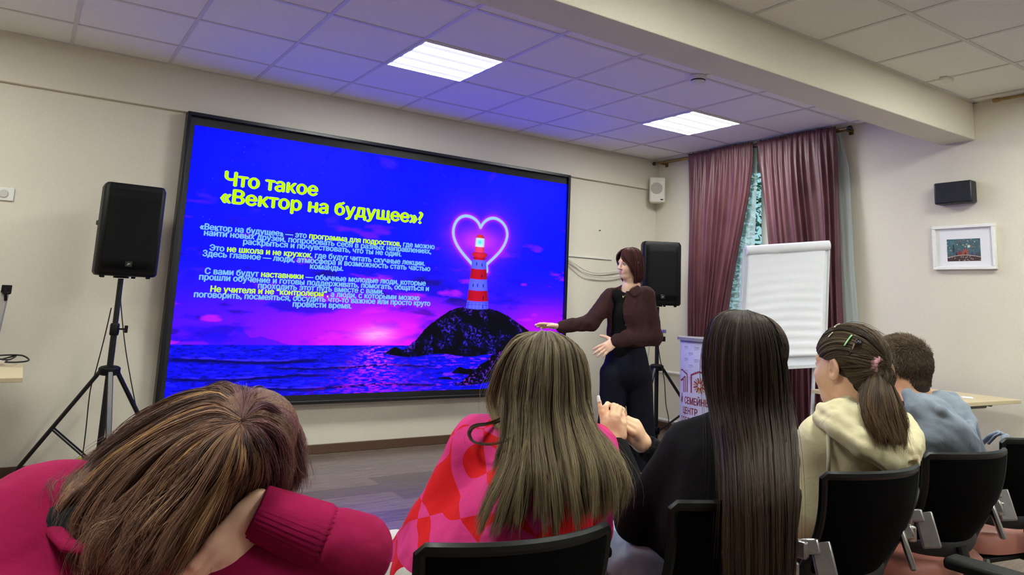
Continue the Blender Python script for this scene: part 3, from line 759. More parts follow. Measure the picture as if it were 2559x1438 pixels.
# ------------------------------------------------------------------ curtains, sheer, rods
def fabric(name, c, c2, rough=.75, sheen=.4):
    return mat(name, c, rough, var=.1, col2=c2, scale=14, bump=.15, bscale=260, stretch=(1, 1, .25), sheen=sheen)
curt_m = fabric('mauve_curtain', (106, 64, 72), (90, 52, 60), .42, .2)
def curtain(name, label, x, z1, z0, yl, yr, n, m, seed, amp=.035, th=.003):
    """pleated cloth hanging from z1 to z0 between edges yl(z) and yr(z)"""
    rnd = random.Random(seed); P = []
    nz = 60; ny = n * 14
    ph = [rnd.uniform(-.8, .8) for _ in range(n + 2)]; am = [rnd.uniform(.6, 1.25) for _ in range(n + 2)]
    for i in range(nz + 1):
        k = i / nz; z = z1 + (z0 - z1) * k; row = []
        a, b = yl(z), yr(z)
        for j in range(ny + 1):
            s = j / ny; q = s * n; c = int(q)
            w = q + .22 * math.sin(q * 1.7 + seed) + ph[min(c, n)] * .0 + .05 * math.sin(k * 5 + q)
            fold = math.sin(2 * PI * w); fold = fold * (1 - .25 * fold * fold)
            head = math.exp(-k * 16)
            A = amp * (am[c] * (1 - (q - c)) + am[c + 1] * (q - c)) * (.55 + .6 * k) * (1 - .65 * head)
            dx = A * fold + head * .006 * math.sin(2 * PI * w * 3) + .012 * math.sin(k * 9 + s * 7)
            dy = .30 * A * math.cos(2 * PI * w)
            row.append((x + dx, a + (b - a) * s + dy, z + .004 * math.sin(2 * PI * w * 2) * head))
        P.append(row)
    o = MB().grid(P).build(name, m, None, smooth=180, solid=th)
    return tag(o, label, 'curtain', 'curtains at the window')
def lerp(pts):
    zs = [p[0] for p in pts][::-1]; ys = [p[1] for p in pts][::-1]
    return lambda z: float(np.interp(z, zs, ys))
CX = 5.430
curtain('curtain', 'mauve curtain left of the gap, its inner edge pulled aside', CX, 2.778, .05, lerp([(2.74, 4.99), (1.0, 4.97), (0, 4.97)]),
        lerp([(2.74, 4.215), (2.55, 4.225), (2.3, 4.26), (1.8, 4.37), (1.23, 4.50), (.9, 4.56), (0, 4.58)]), 10, curt_m, 3, .040)
curtain('curtain', 'mauve curtain right of the gap, hanging behind the flip chart', CX, 2.778, .05, lerp([(2.74, 4.155), (2.55, 4.15), (2.3, 4.12), (1.8, 4.06), (1.3, 3.98), (0, 3.95)]),
        lerp([(2.74, 3.385), (1.8, 3.36), (1.0, 3.36), (0, 3.36)]), 11, curt_m, 8, .042)
def sheer_mat():
    m = bpy.data.materials.new('sheer_voile'); m.use_nodes = True; t = NT(m)
    t.b.inputs['Base Color'].default_value = (*lin(205, 222, 228), 1); t.b.inputs['Roughness'].default_value = .9
    tr = t.add('ShaderNodeBsdfTransparent'); tl = t.add('ShaderNodeBsdfTranslucent'); tl.inputs[0].default_value = (*lin(215, 230, 235), 1)
    m1 = t.add('ShaderNodeMixShader'); m1.inputs[0].default_value = .5; t.link(t.b.outputs[0], m1.inputs[1]); t.link(tl.outputs[0], m1.inputs[2])
    m2 = t.add('ShaderNodeMixShader'); m2.inputs[0].default_value = .62; t.link(tr.outputs[0], m2.inputs[1]); t.link(m1.outputs[0], m2.inputs[2])
    t.link(m2.outputs[0], t.n['Material Output'].inputs[0]); return m
sh_m = sheer_mat()
curtain('sheer_curtain', 'sheer white voile showing at the right edge of the mauve curtains', 5.500, 2.730, .06, lerp([(2.74, 4.12), (2.5, 4.10), (0, 3.9)]), lerp([(2.74, 3.375), (2.4, 3.32), (1.2, 3.265), (0, 3.25)]), 9, sh_m, 5, .012, .0)
curtain('sheer_curtain', 'sheer white voile on the left half of the window', 5.500, 2.730, .06, lerp([(2.74, 4.97), (0, 4.95)]), lerp([(2.74, 4.22), (1.8, 4.24), (0, 4.25)]), 9, sh_m, 6, .012, .0)
brass = mat('old_brass', (150, 124, 84), .35, metal=.9, var=.2)
r = thing('curtain_rod', 'brown metal double curtain rod along the top of the window', 'curtain rod', (5.50, 4.4, 2.74))
MB().tube([(5.472, 5.50, 2.752), (5.472, 3.285, 2.752)], .010, 12).build('front_rod', brass, r)
MB().tube([(5.525, 5.46, 2.752), (5.525, 3.30, 2.752)], .007, 10).build('back_rod', brass, r)
for y in (5.505, 3.28): MB().lathe([(.010, -.02), (.014, -.012), (.020, 0), (.018, .014), (.006, .024)], (5.472, y, 2.752), 16, (0, 1 if y > 4 else -1, 0)).build('finial', blackm, r)
for y in (5.43, 4.35, 3.33): MB().lo_hi((5.468, y - .012, 2.740), (XR, y + .012, 2.752)).box((XR - .004, y, 2.745), (.008, .04, .05)).build('bracket', brass, r, bevel=.002)
r = thing('curtain_rod', 'brass end of a second curtain rod at the top right edge', 'curtain rod', (5.50, 1.0, 2.76))
MB().tube([(5.47, 2.20, 2.757), (5.47, -.9, 2.757)], .011, 12).build('front_rod', brass, r)
MB().lathe([(.013, -.03), (.016, -.02), (.016, .012), (.008, .018)], (5.47, 2.20, 2.757), 14, (0, 1, 0)).build('finial', brass, r)
for y in (2.0, .4): MB().lo_hi((5.465, y - .012, 2.742), (XR, y + .012, 2.752)).build('bracket', brass, r)

# ------------------------------------------------------------------ flip chart
D = 5.0
fc = thing('flip_chart', 'white flip chart with a blank paper pad in front of the curtains', 'flip chart', tuple(at(1960, 1150, D)[:2]) + (0,))
TL, TR, BL, BR = [Vector(at(*q)) for q in ((1866, 622, D + .07), (2066, 609, D + .03), (1850, 912, D - .09), (2036, 918, D - .12))]
ux = (TR - TL).normalized(); uz = (TL - BL).normalized(); un = ux.cross(uz).normalized()      # away from the viewer is -un
if un.dot(Vector(CW)) > 0: un = -un
W_, H_ = (TR - TL).length, (TL - BL).length
FP = lambda a, b, d: TL + ux * a * W_ - uz * b * H_ + un * d
b = MB()
V = [FP(x, y, d) for d in (-.006, .006) for x, y in ((-.02, 0), (1.02, 0), (1.02, 1.03), (-.02, 1.03))]
b.raw(V, [(3, 2, 1, 0), (4, 5, 6, 7), (0, 1, 5, 4), (1, 2, 6, 5), (2, 3, 7, 6), (3, 0, 4, 7)])
b.build('board', mat('white_board', (228, 232, 242), .3, var=.03), fc, smooth=0)
b = MB()
for p, q in (((-.025, -.01), (-.025, 1.04)), ((1.025, -.01), (1.025, 1.04)), ((-.025, 1.04), (1.025, 1.04))):
    b.tube([FP(*p, 0), FP(*q, 0)], .011, 8)
b.build('board_rim', mat('light_grey_rim', (208, 211, 220), .35, var=.05), fc)
P = []
for i in range(41):
    row = []
    for j in range(29):
        x, y = j / 28, i / 40
        wv = .004 * math.sin(y * 70 + 2 * math.sin(x * 3)) * (.3 + y) + .003 * math.sin(x * 9 + y * 6)
        cx = .02 + .95 * x
        row.append(FP(cx, .055 + .90 * y, .014 + wv + .010 * y * y))
    P.append(row)
MB().grid(P).build('paper_pad', mat('white_paper', (240, 243, 254), .85, var=.02), fc, smooth=180, solid=.012)
b = MB(); pts = [FP(-.01 + 1.03 * k / 10, .018, .022) for k in range(11)]
b.tube(pts, .032, 18).build('paper_roll', MATS['white_paper'], fc)
P = []
for i in range(13):
    row = []
    for j in range(9): row.append(FP(.02 + 1.0 * j / 8, .02 + .66 * i / 12, -.05 - .10 * (i / 12) + .012 * math.sin(j * .9 + i * .5)))
    P.append(row)
MB().grid(P).build('flipped_sheets', mat('cream_paper', (206, 196, 176), .85, var=.04), fc, smooth=180, solid=.004)
b = MB()
V = [FP(x, y, d) for y in (1.03, 1.055) for x, d in ((.0, .005), (1.0, .005), (1.0, .055), (.0, .055))]
b.raw(V, [(3, 2, 1, 0), (4, 5, 6, 7), (0, 1, 5, 4), (1, 2, 6, 5), (2, 3, 7, 6), (3, 0, 4, 7)]); b.build('pen_tray', MATS['light_grey_rim'], fc)
for x in (.10, .90):
    p = FP(x, .97, -.01); d = (FP(x, 1.0, 0) - FP(x, 0, 0)).normalized(); e = p + d * (p.z / -d.z)
    MB().tube([FP(x, .3, -.012), p, e + Vector((0, 0, .004))], .012, 8).build('leg', MATS['light_grey_rim'], fc)
e = FP(.5, .0, 0) - un * .42; e.z = .004
MB().tube([FP(.5, .10, -.02), e], .012, 8).build('rear_leg', MATS['light_grey_rim'], fc)

# ------------------------------------------------------------------ curved promotional counter with lettering
cc = at(1806, 950, 6.0); CR_ = .345
pc = thing('promo_counter', 'white curved promotional counter with a dark red house logo and lettering', 'counter', (cc[0], cc[1], 0))
base_a = math.atan2(-cc[1], -cc[0])              # direction from the counter to the viewer
def cyl(s, z, r=CR_): # s metres along the curve to the right as seen from the front
    a = base_a + s / CR_
    return Vector((cc[0] + r * math.cos(a), cc[1] + r * math.sin(a), z))
P = [[cyl(-.62 + 1.24 * j / 40, .02 + .945 * i / 4) for j in range(41)] for i in range(5)]
MB().grid(P).build('printed_panel', mat('banner_white', (214, 212, 226), .5, var=.04, scale=20), pc, smooth=180, solid=.004)
for zz, rr, nm_ in ((.965, .372, 'counter_top'), (0.0, .352, 'counter_base')):
    b = MB(); ring = [cyl(-.64 + 1.28 * j / 40, zz, rr) for j in range(41)]
    V = ring + [p + Vector((0, 0, .025)) for p in ring]
    b.raw(V, [tuple(range(41)), tuple(range(81, 40, -1))] + [(j, j + 1, 42 + j, 41 + j) for j in range(40)] + [(40, 0, 41, 81)])
    b.build(nm_, mat('counter_grey', (150, 148, 152), .4, var=.08), pc, smooth=30)
ink = mat('dark_red_ink', (150, 34, 52), .6, var=.05); gold = mat('gold_ink', (190, 150, 80), .6, var=.05); grey_i = mat('pale_grey_ink', (176, 174, 192), .6, var=.03)
def pol(mb, pts, wd):
    for (a0, b0), (a1, b1) in zip(pts[:-1], pts[1:]):
        d = math.hypot(a1 - a0, b1 - b0); nx, nz = -(b1 - b0) / d * wd / 2, (a1 - a0) / d * wd / 2; k = max(1, int(d / .02))
        for q in range(k):
            t0, t1 = q / k - .06 / k, (q + 1) / k + .06 / k; L = lambda t: (a0 + (a1 - a0) * t, b0 + (b1 - b0) * t)
            (xa, za), (xb, zb) = L(t0), L(t1)
            mb.raw([cyl(xa - nx, za - nz, CR_ + .0035), cyl(xb - nx, zb - nz, CR_ + .0035), cyl(xb + nx, zb + nz, CR_ + .0035), cyl(xa + nx, za + nz, CR_ + .0035)], [(0, 1, 2, 3)])
def on_counter(px_, py_):
    """photo pixel -> (s, z) on the counter's curved face"""
    d = CW + CR * ((px_ - PPX) / FPX) - CU * ((py_ - PPY) / FPX); o = CAM[:2] - cc[:2]
    A_ = d[0] ** 2 + d[1] ** 2; B_ = 2 * (o[0] * d[0] + o[1] * d[1]); C_ = o[0] ** 2 + o[1] ** 2 - CR_ ** 2
    q = B_ * B_ - 4 * A_ * C_
    k = (-B_ - math.sqrt(max(q, 0))) / (2 * A_); p = CAM + d * k
    a = math.atan2(p[1] - cc[1], p[0] - cc[0]) - base_a
    a = (a + PI) % (2 * PI) - PI
    return a * CR_, p[2]
O = on_counter
lg, lh = MB(), MB()
pol(lg, [O(1703, 925), O(1706, 924), O(1718, 936), O(1718, 980)], .011)
pol(lg, [O(1702, 950), O(1706, 948), O(1713, 941), O(1713, 980)], .010)
pol(lg, [O(1703, 952), O(1709, 948), O(1709, 980)], .009)
pol(lh, [O(1728, 982), O(1728, 938), O(1748, 930), O(1768, 938), O(1768, 982)], .013)
lg.build('logo_letter', ink, pc, smooth=0); lh.build('logo_house', ink, pc, smooth=0)
c0 = O(1749, 965); ry, gd = MB(), MB()
for k in range(16):
    a = 2 * PI * k / 16 + .1
    pol(ry if k % 2 else gd, [(c0[0] + .018 * math.sin(a), c0[1] + .018 * math.cos(a)), (c0[0] + .060 * math.sin(a), c0[1] + .060 * math.cos(a))], .011)
ry.build('logo_sun', ink, pc, smooth=0); gd.build('logo_sun_rays', gold, pc, smooth=0)
def curved_text(body, s0, z, size, m, name, bold=.0, width=None, into=None):
    V, F, _ = text_geo(body, size, bold, width, res=3)
    b = into or MB(); b.raw([cyl(s0 + x, z + y, CR_ + .0035) for x, y in V], F)
    if into is None: b.build(name, m, pc, smooth=0)
s_, z_ = O(1712, 1008); e_, _ = O(1770, 1008); x0_, _ = O(1704, 1008)
tx = MB()
curved_text('Й', x0_ - .005, z_, .075, ink, '', .0014, .03, tx)
curved_text('СЕМЕЙНЫЙ', s_, z_, .075, ink, '', .0014, (e_ - s_) * 8 / 6.6, tx)
s_, z_ = O(1708, 1032); e_, _ = O(1743, 1032); curved_text('ЦЕНТР', s_, z_, .072, ink, '', .0014, e_ - s_, tx)
s_, z_ = O(1704, 1052); e_, _ = O(1752, 1052); curved_text('СОГЛАСИЕ', s_, z_, .060, ink, '', .001, (e_ - s_) * 1.08, tx)
tx.build('lettering', ink, pc, smooth=0)
sm_ = MB()
for i in range(6):
    for j in range(5):
        s0 = -.36 + .125 * j + (.06 if i % 2 else 0); z0 = .915 - .048 * i
        for a, l in ((0, .045), (.010, .05), (.018, .03)): pol(sm_, [(s0, z0 - a), (s0 + l, z0 - a)], .006 if a == 0 else .003)
sm_.build('print_pattern', grey_i, pc, smooth=0)['kind'] = 'stuff'

# ------------------------------------------------------------------ folding tables
birch = mat('birch_laminate', (206, 190, 156), .45, var=.10, scale=5, stretch=(2, 18, 2))
edge_m = mat('table_edge', (196, 178, 140), .5, var=.1)
def table(label, A, ex, ey, L, Dp, z=.74):
    """A: corner; ex, ey: unit directions along length and depth"""
    A = Vector((*A, 0)); ex = Vector((*ex, 0)).normalized(); ey = Vector((*ey, 0)).normalized()
    c = A + ex * L / 2 + ey * Dp / 2
    t = thing('folding_table', label, 'table', (c.x, c.y, 0))
    Q = lambda a, b, zz: A + ex * a + ey * b + Vector((0, 0, zz))
    b = MB(); V = [Q(a, d, zz) for zz in (z - .024, z) for a, d in ((0, 0), (L, 0), (L, Dp), (0, Dp))]
    b.raw(V, [(3, 2, 1, 0), (4, 5, 6, 7), (0, 1, 5, 4), (1, 2, 6, 5), (2, 3, 7, 6), (3, 0, 4, 7)]); b.build('tabletop', birch, t, smooth=0, bevel=.003)
    for a in (.16, L - .16):
        l = MB()
        l.tube([Q(a, .10, z - .035), Q(a, Dp - .10, z - .035)], .018, 8)
        l.tube([Q(a, Dp / 2, z - .035), Q(a, Dp / 2, .04)], .026, 8); l.tube([Q(a, .05, .02), Q(a, Dp - .05, .02)], .02, 8)
        l.build('leg', blackm, t)
        MB().tube([Q(a, Dp / 2 - .03, z - .30), Q(a + (.22 if a < L / 2 else -.22), Dp / 2 - .03, z - .04)], .011, 6).build('brace', blackm, t)
    for d in (.14, Dp - .14): MB().tube([Q(.16, d, z - .055), Q(L - .16, d, z - .055)], .013, 6).build('frame_rail', blackm, t)
    return Q
QT = table('birch topped folding table against the right wall', (4.29, 2.197), (1.095, -.077), (.05, .72), 1.10, .72)
for k, (a, d, w_, h_, r_) in enumerate(((.68, .20, .10, .07, .2), (.78, .16, .11, .06, .5), (.72, .30, .09, .06, -.1), (.86, .30, .10, .05, .35))):
    p = QT(a, d, .7412 + .0006 * k)
    tag(MB().box(p, (w_, h_, .0008), Matrix.Rotation(r_, 3, 'Z')).build('paper_slip', MATS['white_paper'], None, smooth=0),
        ['white paper slip on the right table nearest the seated boy', 'white paper slip on the right table, closest to the viewer', 'white paper slip lying furthest back on the right table', 'white paper slip nearest the wall on the right table'][k], 'paper', 'paper slips on the right table')
table('birch topped folding table at the left edge', (.05, 4.40), (-1, -.02), (0, 1), 1.5, .70)
cable('cable', 'black looped cable lying on the left table', [at(-20, 890, 4.25), at(20, 888, 4.2), at(55, 889, 4.15), at(72, 899, 4.1), at(62, 904, 4.02), at(30, 906, 4.0), at(-5, 903, 4.05), at(10, 897, 4.1), at(40, 890, 4.2), at(20, 900, 4.0), at(-15, 895, 4.1)], .0045, cab_m)
q = Vector(at(4, 905, 4.0))
tag(MB().box(q, (.03, .03, .02)).tube([q, q + Vector((.03, .0, .012))], .006, 8).build('plug', chrome, None, bevel=.003), 'silver cable plug on the left table', 'plug')
gp = thing('display_board', 'grey upright board with a black clamp at the left edge', 'board', (-.25, 4.75, .74))
p0, p1 = Vector(at(20, 728, 4.15)), Vector(at(-30, 960, 3.98))
p1.z = .742; dirx = Vector((-.83, .55, 0))
b = MB(); V = [p + dirx * k + Vector(CW) * d for d in (0, .015) for p, k in ((p0, 0), (p0, .4), (p1, .4), (p1, 0))]
for i in range(len(V)):
    V[i] = Vector(V[i])
    if V[i].z < .80: V[i].z = .742
b.raw(V, [(3, 2, 1, 0), (4, 5, 6, 7), (0, 1, 5, 4), (1, 2, 6, 5), (2, 3, 7, 6), (3, 0, 4, 7)]); b.build('board_panel', mat('grey_panel', (142, 138, 136), .5, var=.06), gp, smooth=0)
b = MB().box(p0 + Vector((0, 0, .012)) + dirx * .01, (.05, .03, .045)).tube([Vector(at(8, 733, 4.13)), Vector(at(26, 733, 4.13))], .008, 8).tube([Vector(at(14, 722, 4.13)), Vector(at(14, 752, 4.13))], .009, 8)
b.build('clamp', black, gp, bevel=.004)
# ------------------------------------------------------------------ ceiling fittings
sd = thing('smoke_detector', 'round white smoke detector on the ceiling by the beam', 'smoke detector', (3.65, 3.27, ZC))
MB().lathe([(.0, -.004), (.055, -.004), (.055, -.02), (.05, -.022)], (3.65, 3.27, ZC), 28).build('mounting_base', white_p, sd)
MB().lathe([(.048, -.022), (.046, -.045), (.036, -.055), (.0, -.056)], (3.65, 3.27, ZC), 28).build('sensor_head', white_p, sd)
MB().lathe([(.0475, -.030), (.0485, -.031), (.0485, -.037), (.047, -.038)], (3.65, 3.27, ZC), 28).build('vent_slot', black, sd)
tag(MB().box((4.875, 2.24, ZC - .012), (.10, .05, .022)).build('ceiling_clip', white_p, None, bevel=.005), 'small white plastic box under the ceiling behind the beam', 'box')

# ------------------------------------------------------------------ chairs
mesh_m = mat('black_mesh', (5, 5, 7), .85, var=.3, scale=6, spec=.08)
def mesh_back_mat():
    m = mesh_m; t = NT(m); tc = t.add('ShaderNodeTexCoord'); wv = t.add('ShaderNodeTexWave'); wv.bands_direction = 'Z'
    wv.inputs['Scale'].default_value = 95; t.link(tc.outputs['Object'], wv.inputs['Vector'])
    bp = t.add('ShaderNodeBump'); bp.inputs['Strength'].default_value = .3; bp.inputs['Distance'].default_value = .002
    t.link(wv.outputs['Fac'], bp.inputs['Height']); t.link(bp.outputs[0], t.b.inputs['Normal'])
mesh_back_mat()
frame_b = mat('chair_frame_black', (14, 15, 17), .42, var=.15, spec=.3)
frame_g = mat('chair_band_grey', (34, 36, 40), .5, var=.1, spec=.3)
coral = mat('coral_leatherette', (176, 112, 98), .5, var=.10, scale=7, bump=.2, bscale=40)
grey_leg = mat('grey_leg_metal', (120, 130, 130), .35, metal=.6, var=.1)
def back_pt(u, v, d=0.0):
    """chair back, local: u -1..1 across, v 0..1 up; reclines and curves round the sitter"""
    w_ = .180 + .016 * v - .015 * (1 - v) ** 3
    y = -.205 + .065 * u * u - .115 * v - .030 * math.sin(PI * v)
    z = .488 + .297 * v + .010 * (1 - u * u) * (v - .5)
    return Vector((u * w_, y - d, z))
def make_chair(label):
    c = thing('office_chair', label, 'chair', (0, 0, 0), 0, 'black mesh backed office chairs in a row')
    P = [[back_pt(-1 + 2 * j / 20, i / 14) for j in range(21)] for i in range(15)]
    MB().grid(P).build('backrest', mesh_m, c, world=False, smooth=180, solid=.008)
    rim = [back_pt(-1, v) for v in np.linspace(.04, .97, 12)] + [back_pt(u, 1) for u in np.linspace(-.95, .95, 17)] + [back_pt(1, v) for v in np.linspace(.97, .04, 12)]
    MB().tube(rim, .013, 8, flat=.8).build('back_frame', frame_b, c, world=False)
    low = [back_pt(-1.02, .30), back_pt(-1.03, .16), back_pt(-1.0, .05)] + [back_pt(u, -.015 - .03 * (1 - u * u)) for u in np.linspace(-.93, .93, 13)] + [back_pt(1.0, .05), back_pt(1.03, .16), back_pt(1.02, .30)]
    MB().tube([p + Vector((0, -.008, 0)) for p in low], [.012, .018, .024] + [.029] * 13 + [.024, .018, .012], 10, flat=.6, up=(0, 1, 0)).build('lower_frame', frame_g, c, world=False)
    for s in (-1, 1):
        a = MB()
        R = Matrix.Rotation(math.radians(42 * s), 3, 'Z') @ Matrix.Rotation(math.radians(-16), 3, 'X') @ Matrix.Rotation(math.radians(10 * s), 3, 'Y')
        a.box((s * .172, -.232, .550), (.056, .018, .112), R)
        a.box((s * .205, -.214, .590), (.048, .030, .040), R)
        a.box((s * .234, -.180, .582), (.028, .085, .046), Matrix.Rotation(math.radians(-18 * s), 3, 'Z'))
        a.box((s * .250, -.12, .572), (.020, .15, .042))
        a.build('arm_bracket', steel, c, world=False, bevel=.006)
        p = MB().tube([(s * .252, -.07, .560), (s * .256, -.02, .595), (s * .258, .02, .615)], .016, 8)
        p.build('arm_post', frame_b, c, world=False)
        MB().box((s * .258, .05, .630), (.070, .24, .028)).build('armrest', black, c, world=False, bevel=.010)
    P = MB(); prof = []
    for z, k in ((.345, .90), (.355, 1.0), (.405, 1.0), (.425, .93), (.430, .6)):
        ring = []
        for j in range(32):
            a = 2 * PI * j / 32; sx, sy = math.cos(a), math.sin(a); q = (abs(sx) ** 4 + abs(sy) ** 4) ** -.25
            ring.append((sx * q * .235 * k, .03 + sy * q * .225 * k, z))
        prof.append(ring)
    V = [p for r_ in prof for p in r_]; F = [(i * 32 + j, i * 32 + (j + 1) % 32, (i + 1) * 32 + (j + 1) % 32, (i + 1) * 32 + j) for i in range(4) for j in range(32)] + [tuple(range(31, -1, -1)), tuple(4 * 32 + j for j in range(32))]
    P.raw(V, F).build('seat', coral, c, world=False, smooth=50)
    for sx in (-1, 1):
        l = MB().tube([(sx * .20, .17, .342), (sx * .25, .21, .01)], .013, 8); l.build('leg', grey_leg, c, world=False)
        l = MB().tube([(sx * .20, -.17, .342), (sx * .255, -.235, .01)], .013, 8); l.build('leg', grey_leg, c, world=False)
    MB().box((0, 0, .336), (.38, .36, .018)).build('seat_pan', black, c, world=False, bevel=.004)
    MB().tube([(0, -.10, .332), (0, -.20, .335), (0, -.245, .40), (0, -.225, .48)], .022, 8, flat=.5).build('back_stem', frame_b, c, world=False)
    return c
# the row of chairs
p_ = at(2436, 1446, 1.75)
CHAIRS = [(.855, 1.42, -.12), (1.49, 1.43, -.12), (2.11, 1.46, -.13), (2.73, 1.48, -.18), (3.35, 1.51, -.18), (p_[0] + .258, p_[1] - .10, .05), (.12, 1.10, .05)]
ch = make_chair('black mesh chair under the girl in the pink and red shirt')
ch.location = (*CHAIRS[0][:2], 0); ch.rotation_euler = (0, 0, CHAIRS[0][2])
for (x_, y_, r_), lab in zip(CHAIRS[1:], (
        'black mesh chair under the girl with very long straight dark hair',
        'black mesh chair under the girl with the ponytail',
        'black mesh chair under the boy in the grey hoodie',
        'black mesh chair at the right edge of the photo, beyond the boy',
        'nearest black chair, only its armrest showing at the bottom right edge',
        'black chair under the girl in the magenta sweatshirt at the lower left')):
    dup(ch, lab, (x_, y_, 0), r_)
# ================================================================== people: tools
# bodies and garments grow as smooth-blended distance fields, meshed by surface nets
def smin(a, b, k):
    if k <= 0: return np.minimum(a, b)
    h = np.clip(.5 + .5 * (b - a) / k, 0, 1)
    return b + (a - b) * h - k * h * (1 - h)
def smax(a, b, k): return -smin(-a, -b, k)
def V3(p): return np.asarray(p, np.float32)
def flatten(P, c, n, f):
    """squash space along unit direction n about c: a round thing comes out f times as thick"""
    n = V3(n) / np.linalg.norm(n); d = (P - V3(c)) @ n
    return P + np.outer(d * (1 / f - 1), n).astype(np.float32)
def s_cap(P, a, b, ra, rb):
    a, b = V3(a), V3(b); ab = b - a; q = P - a
    t = np.clip(q @ ab / max(1e-9, float(ab @ ab)), 0, 1)
    return np.linalg.norm(q - t[:, None] * ab, axis=1) - (ra + (rb - ra) * t)
def s_ell(P, c, r, R=None):
    q = P - V3(c)
    if R is not None: q = q @ np.asarray(R, np.float32)      # columns of R are the ellipsoid's axes
    r = V3(r); k0 = np.linalg.norm(q / r, axis=1); k1 = np.linalg.norm(q / (r * r), axis=1)
    return k0 * (k0 - 1) / np.maximum(k1, 1e-6)
def s_chain(P, pts, rad, k=.02):
    d = None
    for i in range(len(pts) - 1):
        e = s_cap(P, pts[i], pts[i + 1], rad[i], rad[i + 1])
        d = e if d is None else smin(d, e, k)
    return d
def s_half(P, c, n):
    """half-space: positive on the side n points to"""
    n = V3(n) / np.linalg.norm(n); return (P - V3(c)) @ n

def surface_nets(f, lo, hi, h):
    lo, hi = np.array(lo, float), np.array(hi, float)
    n = np.maximum(4, np.ceil((hi - lo) / h).astype(int) + 1)
    ax = [lo[i] + h * np.arange(n[i]) for i in range(3)]
    D = np.empty(n, np.float32)
    step = max(1, int(400000 / (n[1] * n[2])))
    for i in range(0, n[0], step):
        X, Y, Z = np.meshgrid(ax[0][i:i + step], ax[1], ax[2], indexing='ij')
        D[i:i + step] = f(np.stack([X.ravel(), Y.ravel(), Z.ravel()], 1).astype(np.float32)).reshape(X.shape)
    S = D < 0
    c = np.zeros(n - 1, np.int8)
    for dx in (0, 1):
        for dy in (0, 1):
            for dz in (0, 1): c += S[dx:n[0] - 1 + dx, dy:n[1] - 1 + dy, dz:n[2] - 1 + dz]
    act = (c > 0) & (c < 8)
    I = np.argwhere(act)
    if len(I) == 0: return np.zeros((0, 3)), np.zeros((0, 4), int)
    acc = np.zeros((len(I), 3)); cnt = np.zeros(len(I))
    for a in range(3):
        e = np.eye(3, dtype=int)[a]; o = [np.eye(3, dtype=int)[k] for k in range(3) if k != a]
        for u in (0, 1):
            for v in (0, 1):
                b = I + u * o[0] + v * o[1]
                d0 = D[tuple(b.T)]; d1 = D[tuple((b + e).T)]
                m = (d0 < 0) != (d1 < 0)
                t = np.where(m, d0 / np.where(m, d0 - d1, 1), 0)
                acc += np.where(m[:, None], u * o[0] + v * o[1] + t[:, None] * e, 0); cnt += m
    Vv = lo + h * (I + acc / cnt[:, None])
    ids = -np.ones(n - 1, int); ids[tuple(I.T)] = np.arange(len(I))
    Q = []
    for a in range(3):
        e = np.eye(3, dtype=int)[a]; b1, b2 = [np.eye(3, dtype=int)[k] for k in range(3) if k != a]
        sl = [slice(1, n[k] - 1) for k in range(3)]; sl[a] = slice(0, n[a] - 1)
        s0 = S[tuple(sl)]; sl2 = list(sl); sl2[a] = slice(1, n[a]); s1 = S[tuple(sl2)]
        E = np.argwhere(s0 != s1)
        off = np.ones(3, int); off[a] = 0; E = E + off
        q = np.stack([ids[tuple((E - b1 - b2).T)], ids[tuple((E - b2).T)], ids[tuple(E.T)], ids[tuple((E - b1).T)]], 1)
        flip = S[tuple(E.T)]
        if a == 1: flip = ~flip
        q[flip] = q[flip][:, ::-1]
        Q.append(q[(q >= 0).all(1)])
    F = np.concatenate(Q)[:, ::-1]
    return Vv, F

def relax(V, F, it, lam=.5):
    """a little Laplacian smoothing"""
    if it <= 0: return V
    e = np.concatenate([F[:, [0, 1]], F[:, [1, 2]], F[:, [2, 3]], F[:, [3, 0]]]); e = np.concatenate([e, e[:, ::-1]])
    deg = np.bincount(e[:, 0], minlength=len(V)).astype(float)[:, None]
    for _ in range(it):
        s = np.zeros_like(V)
        for k in range(3): s[:, k] = np.bincount(e[:, 0], V[e[:, 1], k], minlength=len(V))
        V = V + lam * (s / np.maximum(deg, 1) - V)
    return V

def grow(pieces, name, m, parent, relax_it=2):
    """pieces: (f, lo, hi, h) fields -> one mesh object under parent; world coordinates in"""
    VV, FF, b = [], [], 0
    for f, lo, hi, h in pieces:
        V, F = surface_nets(f, lo, hi, h); V = relax(V, F, relax_it)
        VV.append(V); FF.append(F + b); b += len(V)
    V = np.concatenate(VV) - np.array(parent_loc(parent)) if parent is not None else np.concatenate(VV)
    me = bpy.data.meshes.new(name); np_mesh(me, V, np.concatenate(FF))
    me.polygons.foreach_set('use_smooth', [True] * len(me.polygons))
    if m: me.materials.append(m)
    return link(name, me, parent)
def box_of(pts, pad):
    p = np.array(pts, float); return p.min(0) - pad, p.max(0) + pad

def skin_mat(name, c, c2):
    m = mat(name, c, .5, var=.05, col2=c2, scale=28, bump=.06, bscale=500, spec=.35)
    b = m.node_tree.nodes['Principled BSDF']
    b.inputs['Subsurface Weight'].default_value = .12; b.inputs['Subsurface Radius'].default_value = (.012, .005, .003); b.inputs['Subsurface Scale'].default_value = .6
    return m
skin_a = skin_mat('skin_fair', (242, 204, 180), (234, 188, 162))
skin_b = skin_mat('skin_warm', (240, 198, 164), (230, 182, 148))

